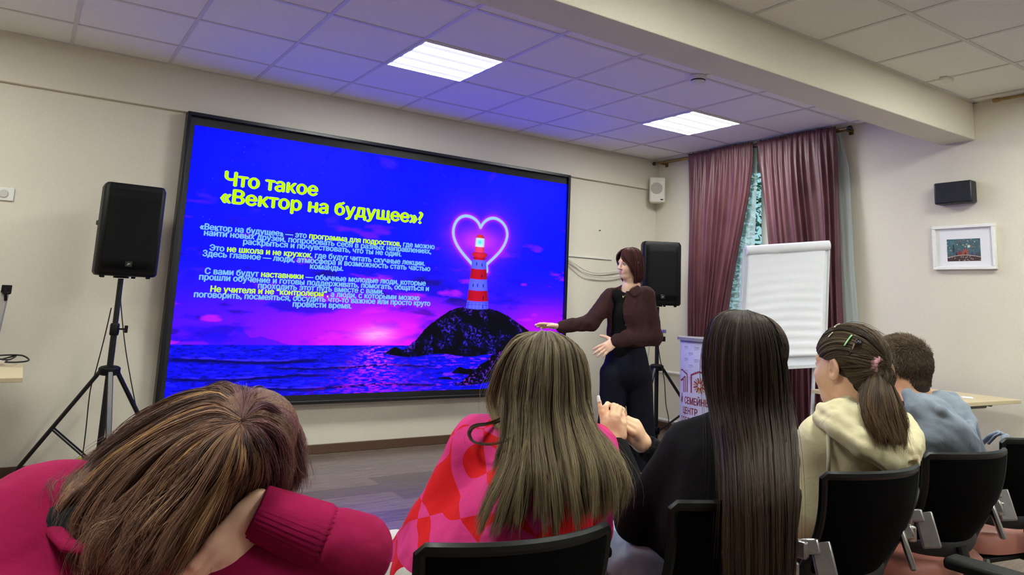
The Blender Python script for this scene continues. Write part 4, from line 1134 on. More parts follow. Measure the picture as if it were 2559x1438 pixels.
def cloth_mat(name, c, c2=None, rough=.85, sheen=.3, weave=900, bump=.08, big=.14):
    """woven or knitted cloth: fine weave bump over soft creases"""
    if name in MATS: return MATS[name]
    m = mat(name, c, rough, var=.10, col2=c2, scale=7, spec=.2, sheen=sheen)
    t = NT(m); tc = t.add('ShaderNodeTexCoord')
    n1 = t.add('ShaderNodeTexNoise'); n1.inputs['Scale'].default_value = 16; n1.inputs['Detail'].default_value = 3; n1.inputs['Distortion'].default_value = 1.2
    n2 = t.add('ShaderNodeTexNoise'); n2.inputs['Scale'].default_value = weave; n2.inputs['Detail'].default_value = 1
    t.link(tc.outputs['Object'], n1.inputs['Vector']); t.link(tc.outputs['Object'], n2.inputs['Vector'])
    b1 = t.add('ShaderNodeBump'); b1.inputs['Strength'].default_value = big; b1.inputs['Distance'].default_value = .03
    b2 = t.add('ShaderNodeBump'); b2.inputs['Strength'].default_value = bump; b2.inputs['Distance'].default_value = .003
    t.link(n1.outputs['Fac'], b1.inputs['Height']); t.link(n2.outputs['Fac'], b2.inputs['Height'])
    t.link(b1.outputs[0], b2.inputs['Normal']); t.link(b2.outputs[0], t.b.inputs['Normal'])
    return m

def frame(fwd, up):
    """rows of a head frame as columns x (right), y (forward), z (up)"""
    y = np.array(fwd, float); y /= np.linalg.norm(y); z = np.array(up, float); z -= y * (z @ y); z /= np.linalg.norm(z)
    return np.stack([np.cross(y, z), y, z], 1)

def head_field(c, R, s=1.0, face=True, jaw=1.0):
    """a head with brow, nose, lips, chin, cheeks and ears; c: centre between the ears"""
    c = np.array(c, float)
    def f(P):
        q = ((P - c.astype(np.float32)) @ R.astype(np.float32)) / s
        a = np.abs(q[:, 0]); qa = np.stack([a, q[:, 1], q[:, 2]], 1)     # mirrored copy for paired features
        d = s_ell(q, (0, -.012, .032), (.074, .094, .086))
        d = smin(d, s_ell(q, (0, .030, -.040), (.058 * jaw, .060, .076)), .03)
        d = smin(d, s_ell(q, (0, .062, -.094), (.024, .022, .020)), .03)
        d = smin(d, s_ell(qa, (.034, .055, -.028), (.028, .028, .030)), .025)
        d = smin(d, s_cap(q, (0, -.020, -.06), (0, -.038, -.17), .050 * jaw, .053), .025)
        if face:
            d = smin(d, s_cap(qa, (.010, .082, .026), (.042, .070, .024), .012, .010), .014)
            d = smax(d, -(s_ell(qa, (.031, .098, .006), (.018, .016, .012))), .012)
            d = smin(d, s_ell(qa, (.031, .0745, .006), (.0135, .0125, .0115)), .003)
            d = smin(d, s_cap(q, (0, .086, .014), (0, .108, -.026), .0075, .0105), .010)
            d = smin(d, s_ell(qa, (.011, .099, -.031), (.008, .009, .007)), .006)
            d = smin(d, s_ell(q, (0, .080, -.058), (.026, .016, .020)), .012)
            d = smin(d, s_cap(qa, (0, .0945, -.0568), (.018, .086, -.0605), .0048, .003), .004)
            d = smin(d, s_cap(qa, (0, .0935, -.0682), (.016, .086, -.0645), .0055, .003), .004)
            d = smax(d, -(s_cap(qa, (0, .1015, -.0622), (.021, .090, -.0622), .0022, .0016)), .003)
        # ears
        ec = np.array([.079, -.008, -.002]); Er = np.array([[.93, .32, -.12], [-.30, .93, .12], [.16, -.08, .98]]).T
        e = s_ell(qa, ec, (.0095, .0190, .032), Er)
        e = smin(e, s_ell(qa, ec + [-.002, .010, -.026], (.006, .009, .010)), .006)
        e = smax(e, -s_ell(qa, ec + [.0085, .003, .001], (.0085, .0120, .0215), Er), .003)
        e = smin(e, s_ell(qa, ec + [.001, .011, -.003], (.005, .004, .007)), .003)
        e = smin(e, s_cap(qa, ec + [.004, -.004, .012], ec + [.004, -.007, -.010], .0026, .0026), .004)
        d = smin(d, e, .006)
        return d * s
    return f

def hand_pieces(wrist, fwd, palm_n, fingers, thumb, side=1, s=1.0):
    """field of a hand. wrist point; fwd from wrist to knuckles; palm_n out of the palm; fingers: four (curl0, curl1, curl2, spread);
    thumb: (out, curl); side +1 when the thumb leaves towards cross(fwd, palm_n)"""
    w = np.array(wrist, float); y = np.array(fwd, float); y /= np.linalg.norm(y)
    n = np.array(palm_n, float); n -= y * (n @ y); n /= np.linalg.norm(n); x = np.cross(y, n) * side      # x towards the thumb
    segs = []; pts = [w]
    K = [w + s * (x * xx + y * yy) for xx, yy in ((.028, .086), (.009, .092), (-.011, .088), (-.029, .079))]
    L = [(.040, .024, .020), (.045, .028, .021), (.041, .026, .020), (.032, .019, .018)]
    Rr = [(.0098, .0085, .0075), (.0100, .0088, .0077), (.0095, .0083, .0073), (.0085, .0074, .0064)]
    tips = []
    for k in range(4):
        c0, c1, c2, sp = fingers[k]; p = K[k]; ang = 0; chain = [p]
        for j, c in enumerate((c0, c1, c2)):
            ang += c; d = y * math.cos(ang) + n * math.sin(ang) + x * sp * math.cos(ang)
            d /= np.linalg.norm(d); p = p + d * L[k][j] * s; chain.append(p)
        r = [Rr[k][0] * s, Rr[k][0] * s, Rr[k][1] * s, Rr[k][2] * s]
        segs.append((chain, r)); pts += chain; tips.append((chain[-1], chain[-1] - chain[-2], n * math.cos(ang) - y * math.sin(ang)))
    o, c = thumb; p = w + s * (x * .026 + y * .022 + n * .006); chain = [p]; ang = o; cu = 0
    for j, l in enumerate((.040, .031, .026)):
        d = y * math.cos(ang) + x * math.sin(ang) + n * (.25 + cu); d /= np.linalg.norm(d); p = p + d * l * s; chain.append(p); ang -= c * .6; cu += c * .5
    segs.append((chain, [.0145 * s, .0115 * s, .0102 * s, .0085 * s])); pts += chain; tips.append((chain[-1], chain[-1] - chain[-2], -n))
    def f(P):
        Pf = flatten(P, w, n, .62)
        d = s_cap(Pf, w + y * .012 * s + x * .006 * s, w + y * .070 * s + x * .010 * s, .026 * s, .028 * s)
        d = smin(d, s_cap(Pf, w + y * .014 * s - x * .008 * s, w + y * .066 * s - x * .016 * s, .024 * s, .024 * s), .015 * s)
        d = d * .7
        d = smin(d, s_cap(P, w - y * .012 * s, w + y * .012 * s, .0235 * s, .025 * s), .015 * s)
        d = smin(d, s_ell(P, w + s * (x * .024 + y * .034 + n * .010), (.016 * s, .022 * s, .015 * s), np.stack([x, y, n], 1)), .012 * s)
        for i, (ch, r) in enumerate(segs):
            e = s_chain(P, ch, r, .004 * s); d = smin(d, e, .007 * s)
        return d
    lo, hi = box_of(pts + [w - y * .05 * s], .022 * s)
    return f, lo, hi, tips, (x, y, n)
def nails(tips, r, m, parent, s=1.0, which=(0, 1, 2, 3, 4), out=None):
    for k in which:
        p, d, n = tips[k]; d = d / np.linalg.norm(d); b = -n            # back side of the fingertip
        b = b - d * (b @ d); b /= np.linalg.norm(b); x = np.cross(d, b); q = p + b * .0062 * s + d * .004 * s
        P = [[q + d * (a * .0085 * s) + x * (c * .0052 * s * (1 - .25 * max(0, a) ** 2)) - b * (.0022 * s * c * c) for c in np.linspace(-1, 1, 7)] for a in np.linspace(-1, 1.15, 7)]
        MB().grid(P).build('nail', m, parent, smooth=180, solid=.0012)

# ------------------------------------------------------------------ hair
def hair_mat(name, c1, c2, rough=.5):
    m = bpy.data.materials.new(name); m.use_nodes = True; t = NT(m)
    a = t.add('ShaderNodeAttribute'); a.attribute_name = 'strand_tone'
    t.link(a.outputs['Color'], t.b.inputs['Base Color'])
    t.b.inputs['Roughness'].default_value = rough; t.b.inputs['Specular IOR Level'].default_value = .3
    return m
def resample(p, k):
    p = np.asarray(p, float); q = np.linspace(0, len(p) - 1, k); i = np.clip(q.astype(int), 0, len(p) - 2); f = (q - i)[:, None]
    p0, p1, p2, p3 = p[np.maximum(i - 1, 0)], p[i], p[i + 1], p[np.minimum(i + 2, len(p) - 1)]
    return .5 * (2 * p1 + (p2 - p0) * f + (2 * p0 - 5 * p1 + 4 * p2 - p3) * f ** 2 + (3 * p1 - p0 - 3 * p2 + p3) * f ** 3)
def strand_tubes(P, wd, Cc, rs):
    """three-sided tapering tubes along P (strand, sample, xyz), colours per sample"""
    n, S = P.shape[:2]; t = np.linspace(0, 1, S)
    tan = np.gradient(P, axis=1); tan /= np.maximum(np.linalg.norm(tan, axis=2, keepdims=True), 1e-9)
    ref = rs.randn(n, 1, 3); a = np.cross(tan, ref); a /= np.maximum(np.linalg.norm(a, axis=2, keepdims=True), 1e-9); b = np.cross(tan, a)
    w = np.asarray(wd)[:, None] * (1 - .75 * t ** 3)[None]
    V = np.stack([P + w[..., None] * (a * math.cos(k * 2 * PI / 3) + b * math.sin(k * 2 * PI / 3)) for k in range(3)], 2)
    base = (np.arange(n) * S * 3)[:, None, None]; i = np.arange(S - 1)[None, :, None] * 3; j = np.arange(3)[None, None]; j2 = (j + 1) % 3
    F = np.stack([base + i + j, base + i + j2, base + i + 3 + j2, base + i + 3 + j], -1).reshape(-1, 4)
    return V.reshape(-1, 3), F, np.repeat(Cc[:, :, None, :], 3, 2).reshape(-1, 3)
def hair_object(name, V, F, Cv, parent, hm=None):
    me = bpy.data.meshes.new(name); np_mesh(me, V - np.array(parent_loc(parent)), F)
    me.polygons.foreach_set('use_smooth', [True] * len(me.polygons))
    ca = me.color_attributes.new('strand_tone', 'FLOAT_COLOR', 'POINT')
    ca.data.foreach_set('color', np.concatenate([Cv, np.ones((len(Cv), 1))], 1).astype(np.float32).ravel())
    me.materials.append(hm or HAIRM)
    return link(name, me, parent)
def push_out(P, fields, m=.007, it=2):
    """move points that lie inside or too near a field out to clearance m"""
    sh = P.shape; Q = P.reshape(-1, 3).astype(np.float32)
    for f in fields:
        view = isinstance(f, tuple); f = f[0] if view else f
        for _ in range(it + (2 if view else 0)):
            d = f(Q); sel = np.where(d < m)[0]
            if len(sel) == 0: break
            q = Q[sel]; e = .003
            if view:
                r_ = V3(CAM) - q; Q[sel] = q + r_ / np.linalg.norm(r_, axis=1, keepdims=True) * (m - d[sel])[:, None] * 1.15; continue
            g = np.stack([f(q + V3([e if k == a else 0 for k in range(3)])) - f(q - V3([e if k == a else 0 for k in range(3)])) for a in range(3)], 1)
            g /= np.maximum(np.linalg.norm(g, axis=1, keepdims=True), 1e-6)
            Q[sel] = q + g * (m - d[sel])[:, None]
    return Q.reshape(sh).astype(float)
def hair(parent, guides, n, tones, seed=0, width=.0011, S=14, clumps=60, spread=(.002, .008), jit=(.0006, .003), wave=(.0, 6.0), under=.012, inward=None,
         tip=(.82, 1.0), root=(0, .03), name='hair', hm=None, flyaway=.02, streaks=(), sheet=True, tone_tip=None, extra=None, clear=(), rough_pull=.65, sheet_t=1.0):
    """strands laid between neighbouring guide curves (each a list of points from root to tip), over a dark inner sheet"""
    rs = np.random.RandomState(seed)
    G = np.stack([resample(g, S) for g in guides])                   # G,S,3
    ng = len(G)
    inward = np.array(CW if inward is None else inward, float)
    tones = [np.array(lin(*t)) for t in tones]
    cu = np.sort(rs.rand(clumps)) * (ng - 1); co = rs.randn(clumps, 3); ct = rs.rand(clumps)
    u = rs.rand(n) * (ng - 1)
    ck = np.abs(u[:, None] - cu[None]).argmin(1) if clumps else np.zeros(n, int)
    t = np.linspace(0, 1, S)
    t0 = rs.uniform(*root, n); t1 = rs.uniform(*tip, n)
    T = t0[:, None] + (t1 - t0)[:, None] * t[None]                    # n,S
    # strands drift towards their clump's line along the length
    pull = rough_pull * T ** 1.2
    U = u[:, None] * (1 - pull) + cu[ck][:, None] * pull if clumps else np.repeat(u[:, None], S, 1)
    ui = np.clip(U.astype(int), 0, ng - 2); uf = U - ui
    ti = np.clip((T * (S - 1)).astype(int), 0, S - 2); tf = T * (S - 1) - ti
    g = lambda a, b: G[a, b]
    P = ((g(ui, ti) * (1 - uf)[..., None] + g(ui + 1, ti) * uf[..., None]) * (1 - tf)[..., None]
         + (g(ui, ti + 1) * (1 - uf)[..., None] + g(ui + 1, ti + 1) * uf[..., None]) * tf[..., None])
    sp = (spread[0] + (spread[1] - spread[0]) * T)[..., None]
    P = P + (co[ck][:, None, :] if clumps else 0) * sp
    jt = (jit[0] + (jit[1] - jit[0]) * T)[..., None]
    P = P + rs.randn(n, 1, 3) * jt
    fly = (rs.rand(n) < flyaway)[:, None, None]
    P = P + fly * rs.randn(n, 1, 3) * .016 * (T ** 1.5)[..., None]
    if wave[0]:
        ph = rs.rand(clumps)[ck] * 6.28 + rs.randn(n) * .5; dirs = rs.randn(clumps, 3)[ck]; dirs /= np.linalg.norm(dirs, axis=1)[:, None]
        am = wave[0] * (.5 + rs.rand(n))
        P = P + dirs[:, None, :] * (np.sin(T * wave[1] + ph[:, None]) * am[:, None] * T)[..., None]
    # some strands lie deeper
    P = P + inward * (rs.rand(n) ** 1.5 * .008)[:, None, None]
    if clear: P = push_out(P, clear) + 0
    # tones: clump tone, strand tone, streaks
    k = np.clip(.6 * ct[ck] + .4 * rs.rand(n), 0, .999) * (len(tones) - 1); ki = k.astype(int); kf = (k - ki)[:, None]
    c = np.stack(tones)[ki] * (1 - kf) + np.stack(tones)[ki + 1] * kf
    for (ulo, uhi, prob, col) in streaks:
        sel = (u >= ulo) & (u <= uhi) & (rs.rand(clumps)[ck] < prob); c[sel] = .35 * c[sel] + .65 * np.array(lin(*col))
    Cc = np.repeat(c[:, None, :], S, 1)
    if tone_tip is not None:
        tt = np.array(lin(*tone_tip)); kk = np.clip((T - .35) / .5, 0, 1)[..., None] * .6 * rs.rand(n)[:, None, None]; Cc = Cc * (1 - kk) + tt * kk
    V, F, Cv = strand_tubes(P, width * (.6 + .8 * rs.rand(n)), Cc, rs)
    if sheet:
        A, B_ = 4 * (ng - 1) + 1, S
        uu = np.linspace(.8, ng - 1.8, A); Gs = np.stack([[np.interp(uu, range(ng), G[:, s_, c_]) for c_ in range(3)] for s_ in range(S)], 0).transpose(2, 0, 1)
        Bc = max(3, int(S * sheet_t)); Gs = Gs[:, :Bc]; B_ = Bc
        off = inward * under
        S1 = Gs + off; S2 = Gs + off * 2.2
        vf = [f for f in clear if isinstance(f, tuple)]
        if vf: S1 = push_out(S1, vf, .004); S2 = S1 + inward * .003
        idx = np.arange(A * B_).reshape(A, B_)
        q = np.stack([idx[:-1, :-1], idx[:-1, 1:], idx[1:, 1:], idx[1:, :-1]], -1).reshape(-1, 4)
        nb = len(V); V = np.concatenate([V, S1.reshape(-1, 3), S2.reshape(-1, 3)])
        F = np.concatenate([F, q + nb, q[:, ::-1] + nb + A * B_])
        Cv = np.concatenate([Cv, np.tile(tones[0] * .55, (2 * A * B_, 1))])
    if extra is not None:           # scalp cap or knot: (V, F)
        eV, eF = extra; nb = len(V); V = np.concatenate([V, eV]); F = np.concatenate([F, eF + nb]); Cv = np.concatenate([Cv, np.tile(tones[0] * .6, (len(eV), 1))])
    return hair_object(name, V, F, Cv, parent, hm)
HAIRM = hair_mat('hair_strands', 0, 0)
def skull_field(c, R, s, g):
    c = np.array(c, float)
    def f(P):
        q = ((P - c.astype(np.float32)) @ R.astype(np.float32)) / s
        return smin(s_ell(q, (0, -.012, .032), (.074 + g, .094 + g, .086 + g)), s_ell(q, (0, -.052, -.045), (.048, .042, .058)), .02) * s
    return f
def scalp(c, R, s, grow_=.003, cut=None, h=.006):
    """hair-covered part of the skull as a thin solid shell"""
    c = np.array(c, float); sk = skull_field(c, R, s, grow_)
    def f(P):
        q = ((P - c.astype(np.float32)) @ R.astype(np.float32)) / s
        k = cut(q) if cut else s_half(q, (0, .045, .02), (0, -.75, .45))
        return smax(sk(P), -k * s, .006)
    return surface_nets(f, c - .16 * s, c + .16 * s, h)
# ================================================================== people
def gd(*pts): return [at(*p) for p in pts]
def fold_noise(P, amp, sc, seed=0.0, dirv=None, k=3.0):
    """creases: ridged noise, stretched along dirv so that folds run along it"""
    q = P * sc
    if dirv is not None:
        d = V3(dirv) / np.linalg.norm(dirv); q = q - np.outer((q @ d) * (1 - 1 / k), d)
    n = fbm(q[:, 0] + seed, q[:, 1] + seed * 2, q[:, 2] + seed * 3, 3)
    return (amp * (np.abs(n - .5) * 2 - .35)).astype(np.float32)
def shoe(c, fw, m, parent):
    c = np.array(c, float); f = np.array([fw[0], fw[1], 0.]); f /= np.linalg.norm(f); z = np.array([0, 0, 1.])
    def fn(P):
        d = s_cap(P, c + f * -.07 + z * .05, c + f * .10 + z * .032, .042, .034)
        d = smin(d, s_ell(P, c + f * .13 + z * .03, (.05, .05, .03)), .03)
        d = smin(d, s_cap(P, c - f * .06 + z * .05, c - f * .055 + z * .09, .038, .036), .02)
        return smax(d, -s_half(P, c + z * .001, z), .006)
    lo, hi = box_of([c - f * .13, c + f * .2, c + z * .14], .06)
    return grow([(fn, lo, hi, .007)], 'shoe', m, parent)
def legs_field(hipL, hipR, kneeL, kneeR, ankL, ankR, r=(.085, .062, .05), seat=.13):
    mid = (np.array(hipL) + np.array(hipR)) / 2
    def f(P):
        d = s_ell(P, mid, (.165, .135, seat))
        for h, k, a in ((hipL, kneeL, ankL), (hipR, kneeR, ankR)): d = smin(d, s_chain(P, [h, k, a], r, .02), .05)
        return d
    lo, hi = box_of([hipL, hipR, kneeL, kneeR, ankL, ankR], .2)
    return f, lo, hi

def backrest_field(x, y, rz):
    def f(P):
        q = P - V3((x, y, 0)); c, s_ = math.cos(-rz), math.sin(-rz)
        q = np.stack([q[:, 0] * c - q[:, 1] * s_, q[:, 0] * s_ + q[:, 1] * c, q[:, 2]], 1)
        u = np.clip(q[:, 0] / .19, -1.1, 1.1); v = np.clip((q[:, 2] - .488) / .297, 0, 1)
        b = np.abs(q[:, 1] - (-.205 + .065 * u * u - .115 * v - .030 * np.sin(PI * v))) - .022
        return np.maximum(np.maximum(b, np.abs(q[:, 0]) - .22), np.maximum(.40 - q[:, 2], q[:, 2] - .80))
    return f
def carve(f, chairs=CHAIRS):
    """a field with the seats, arms and backs of the chairs taken out: the sitter rests on them"""
    def bx(q, c, h): 
        a = np.abs(q - V3(c)) - V3(h); return np.linalg.norm(np.maximum(a, 0), axis=1) + np.minimum(a.max(1), 0)
    def g(P):
        d = f(P)
        for x, y, rz in chairs:
            sel = np.where((np.abs(P[:, 0] - x) < .42) & (np.abs(P[:, 1] - y) < .42) & (P[:, 2] < .84))[0]
            if len(sel) == 0: continue
            q = P[sel] - V3((x, y, 0)); c, s_ = math.cos(-rz), math.sin(-rz)
            q = np.stack([q[:, 0] * c - q[:, 1] * s_, q[:, 0] * s_ + q[:, 1] * c, q[:, 2]], 1)
            e = np.minimum.reduce([bx(q, (0, .03, .21), (.245, .235, .226)), bx(q, (-.258, .05, .630), (.040, .126, .020)), bx(q, (.258, .05, .630), (.040, .126, .020)),
                                   bx(q, (-.245, -.08, .58), (.036, .17, .085)), bx(q, (.245, -.08, .58), (.036, .17, .085))])
            u = np.clip(q[:, 0] / .19, -1.1, 1.1); v = np.clip((q[:, 2] - .488) / .297, 0, 1)
            back = q[:, 1] - (-.205 + .065 * u * u - .115 * v - .030 * np.sin(PI * v) + .022)          # in front of the backrest
            e2 = np.maximum(np.maximum(back, np.abs(q[:, 0]) - .225), np.maximum(.40 - q[:, 2], q[:, 2] - .80))
            e2 = np.maximum(e2, -.36 - q[:, 1])
            d[sel] = smax(d[sel], -np.minimum(e, e2), .004)
        return d
    return g

# ---------------------------------------------------------------- girl in the pink and red shirt
def girl_pink():
    hc = at(1364, 952, 1.85); R = frame((.30, .95, -.08), (0, -.02, 1)); s = 1.0
    t = thing('person', 'seated girl with long ash brown hair in a pink and red patterned shirt', 'person', (.95, 1.62, 0))
    nb = at(1375, 1085, 1.86); ch_ = at(1352, 1160, 1.80); md = at(1322, 1290, 1.70); pv = np.array([.97, 1.60, .52])
    shL, shR = at(1196, 1112, 1.80), at(1476, 1136, 1.80); elL, elR = at(1098, 1300, 1.80), at(1470, 1325, 1.90)
    wrL, wrR = at(960, 1450, 1.98), at(1270, 1390, 2.05)
    f0 = head_field(hc, R, s)
    hL, hR = pv + [-.09, 0, 0], pv + [.09, 0, 0]; kL, kR = np.array([1.0, 2.05, .47]), np.array([1.22, 2.06, .47]); aL, aR = np.array([1.02, 2.02, .08]), np.array([1.24, 2.0, .08])
    def body(P):
        d = f0(P); d = smin(d, s_chain(P, [nb, ch_, md, pv], [.055, .10, .095, .11], .04), .04)
        for a in ((shL, elL, wrL), (shR, elR, wrR)): d = smin(d, s_chain(P, a, [.042, .034, .025], .015), .04)
        for a in ((hL, kL, aL), (hR, kR, aR)): d = smin(d, s_chain(P, a, [.07, .048, .038], .015), .04)
        return d
    lo, hi = box_of([hc + [0, 0, .15], wrL, wrR, pv, kL, kR, aL, aR, shL, shR], .13)
    pcs = [(carve(body), lo, hi, .0105)]
    for w_, e_, sd in ((wrL, elL, 1), (wrR, elR, -1)):
        f, l, h, tp, _ = hand_pieces(w_, w_ - e_, (0, .2, -1), [(.3, .3, .2, .03), (.3, .35, .2, 0), (.35, .35, .2, -.03), (.4, .35, .25, -.06)], (.7, .3), sd, .93); pcs.append((f, l, h, .0035))
    grow(pcs, 'body', skin_a, t)
    # shirt
    m = bpy.data.materials.new('pink_red_print'); m.use_nodes = True; n = NT(m)
    base = cloth_mat('pink_cotton', (226, 62, 136), None, .8, .2, 1200, .07, .13)
    m = base.copy(); m.name = 'pink_red_print'; n = NT(m)
    tc = n.add('ShaderNodeTexCoord'); mp = n.add('ShaderNodeMapping'); mp.inputs['Rotation'].default_value = (.5, .35, .75); mp.inputs['Location'].default_value = (.03, .05, .02)
    n.link(tc.outputs['Object'], mp.inputs[0])
    nz = n.add('ShaderNodeTexNoise'); nz.inputs['Scale'].default_value = 5.5; nz.inputs['Detail'].default_value = 0
    n.link(mp.outputs[0], nz.inputs['Vector'])
    mm = n.add('ShaderNodeMix', data_type='RGBA', blend_type='LINEAR_LIGHT'); mm.inputs[0].default_value = .10
    n.link(mp.outputs[0], mm.inputs[6]); n.link(nz.outputs['Color'], mm.inputs[7])
    ck = n.add('ShaderNodeTexChecker'); ck.inputs['Scale'].default_value = 8.5; ck.inputs['Color1'].default_value = (*lin(226, 62, 142), 1); ck.inputs['Color2'].default_value = (*lin(222, 28, 34), 1)
    n.link(mm.outputs[2], ck.inputs['Vector']); n.link(ck.outputs['Color'], n.b.inputs['Base Color'])
    def shirt(P):
        d = s_chain(P, [nb + (ch_ - nb) * .25, ch_, md, pv + [0, 0, .06]], [.066, .122, .132, .155], .05)
        d = smin(d, s_chain(P, [shL, nb + (ch_ - nb) * .3, shR], [.062, .058, .062], .03), .05)
        d = smin(d, s_chain(P, [shL, elL, wrL + (elL - wrL) * .12], [.068, .064, .046], .02), .035)
        d = smin(d, s_chain(P, [shR, elR, wrR + (elR - wrR) * .12], [.064, .058, .044], .02), .035)
        d = smin(d, s_cap(P, at(1230, 1430, 1.70), at(1040, 1440, 1.78), .10, .05), .06)
        d = d + fold_noise(P, .016, 11, 3.3, (.45, -.1, .6), 4) + fold_noise(P, .008, 24, 13.3, (.6, -.3, .35), 5)
        return smax(d, -(np.linalg.norm(P - V3(nb + [0.01, .02, .05]), axis=1) - .062), .01)
    lo, hi = box_of([nb, shL, shR, elL, elR, wrL, wrR, pv, at(1040, 1440, 1.78)], .17)
    grow([(carve(shirt), lo, hi, .0085)], 'shirt', m, t, 1)
    col = [nb + .074 * (np.cos(a) * R[:, 0] + np.sin(a) * R[:, 1] * .9) + np.array([0, 0, .016 + .012 * np.sin(a)]) for a in np.linspace(.9, 2 * PI - 1.2 + PI * .3, 26)]
    MB().tube(col, .017, 10, flat=.45).build('collar', m, t, smooth=180)
    f, lo, hi = legs_field(hL, hR, kL, kR, aL, aR)
    grow([(carve(f), lo, hi, .013)], 'trousers', cloth_mat('white_cotton', (206, 204, 200), (188, 188, 186)), t)
    for a, k in ((aL, 0), (aR, 1)): shoe(a * [1, 1, 0], (0, 1), MATS['white_paint'], t)
    # hair: guides from the crown over the head and down the back
    G = [gd((1344, 836, 1.86), (1296, 850, 1.87), (1262, 900, 1.90), (1245, 950, 1.93), (1241, 985, 1.94), (1249, 1022, 1.93), (1272, 1062, 1.90)),
         gd((1346, 834, 1.84), (1304, 856, 1.80), (1270, 910, 1.80), (1254, 970, 1.83), (1252, 1020, 1.84), (1268, 1062, 1.82), (1285, 1100, 1.78)),
         gd((1348, 833, 1.82), (1310, 858, 1.76), (1285, 915, 1.74), (1275, 980, 1.76), (1283, 1045, 1.77), (1282, 1110, 1.67), (1268, 1180, 1.60), (1230, 1245, 1.57), (1194, 1335, 1.55)),
         gd((1354, 832, 1.81), (1328, 860, 1.73), (1310, 930, 1.70), (1302, 1000, 1.70), (1305, 1070, 1.66), (1308, 1140, 1.61), (1290, 1220, 1.55), (1262, 1310, 1.53)),
         gd((1360, 831, 1.81), (1350, 866, 1.72), (1340, 940, 1.68), (1335, 1020, 1.67), (1338, 1100, 1.63), (1342, 1190, 1.55), (1345, 1320, 1.52)),
         gd((1366, 831, 1.81), (1372, 866, 1.72), (1370, 950, 1.68), (1368, 1030, 1.67), (1378, 1120, 1.62), (1394, 1215, 1.54), (1402, 1322, 1.52)),
         gd((1372, 831, 1.81), (1396, 862, 1.73), (1402, 945, 1.70), (1402, 1030, 1.68), (1420, 1120, 1.63), (1440, 1210, 1.55), (1452, 1318, 1.53)),
         gd((1378, 833, 1.82), (1420, 862, 1.76), (1434, 945, 1.74), (1436, 1025, 1.72), (1456, 1095, 1.67), (1486, 1180, 1.58), (1492, 1308, 1.56)),
         gd((1384, 835, 1.84), (1438, 866, 1.80), (1457, 935, 1.79), (1460, 1015, 1.80), (1476, 1080, 1.74), (1516, 1150, 1.65), (1534, 1225, 1.62), (1515, 1295, 1.60)),
         gd((1390, 837, 1.86), (1448, 872, 1.86), (1468, 940, 1.88), (1472, 1010, 1.88), (1480, 1070, 1.82), (1524, 1125, 1.74), (1551, 1200, 1.68), (1542, 1262, 1.66))]
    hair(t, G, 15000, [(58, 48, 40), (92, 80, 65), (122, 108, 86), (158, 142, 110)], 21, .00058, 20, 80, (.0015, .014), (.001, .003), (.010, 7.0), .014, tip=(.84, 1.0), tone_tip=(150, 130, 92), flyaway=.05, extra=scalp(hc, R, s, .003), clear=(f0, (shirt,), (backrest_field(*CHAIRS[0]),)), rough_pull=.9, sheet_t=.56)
    loop = [gd((1262, 1040, 1.80), (1222, 1058, 1.74), (1185, 1062, 1.71), (1169, 1082, 1.70), (1182, 1104, 1.69), (1222, 1110, 1.67), (1275, 1096, 1.66), (1305, 1075, 1.66)),
            gd((1266, 1046, 1.80), (1224, 1062, 1.74), (1190, 1068, 1.71), (1175, 1086, 1.70), (1188, 1108, 1.69), (1226, 1113, 1.67), (1278, 1100, 1.66), (1308, 1080, 1.66))]
    hair(t, loop, 40, [(58, 48, 40), (104, 88, 66)], 5, .0006, 18, 6, (.0005, .001), (.0004, .0012), name='hair_lock', sheet=False, clear=((shirt,),), tip=(.6, 1.0))

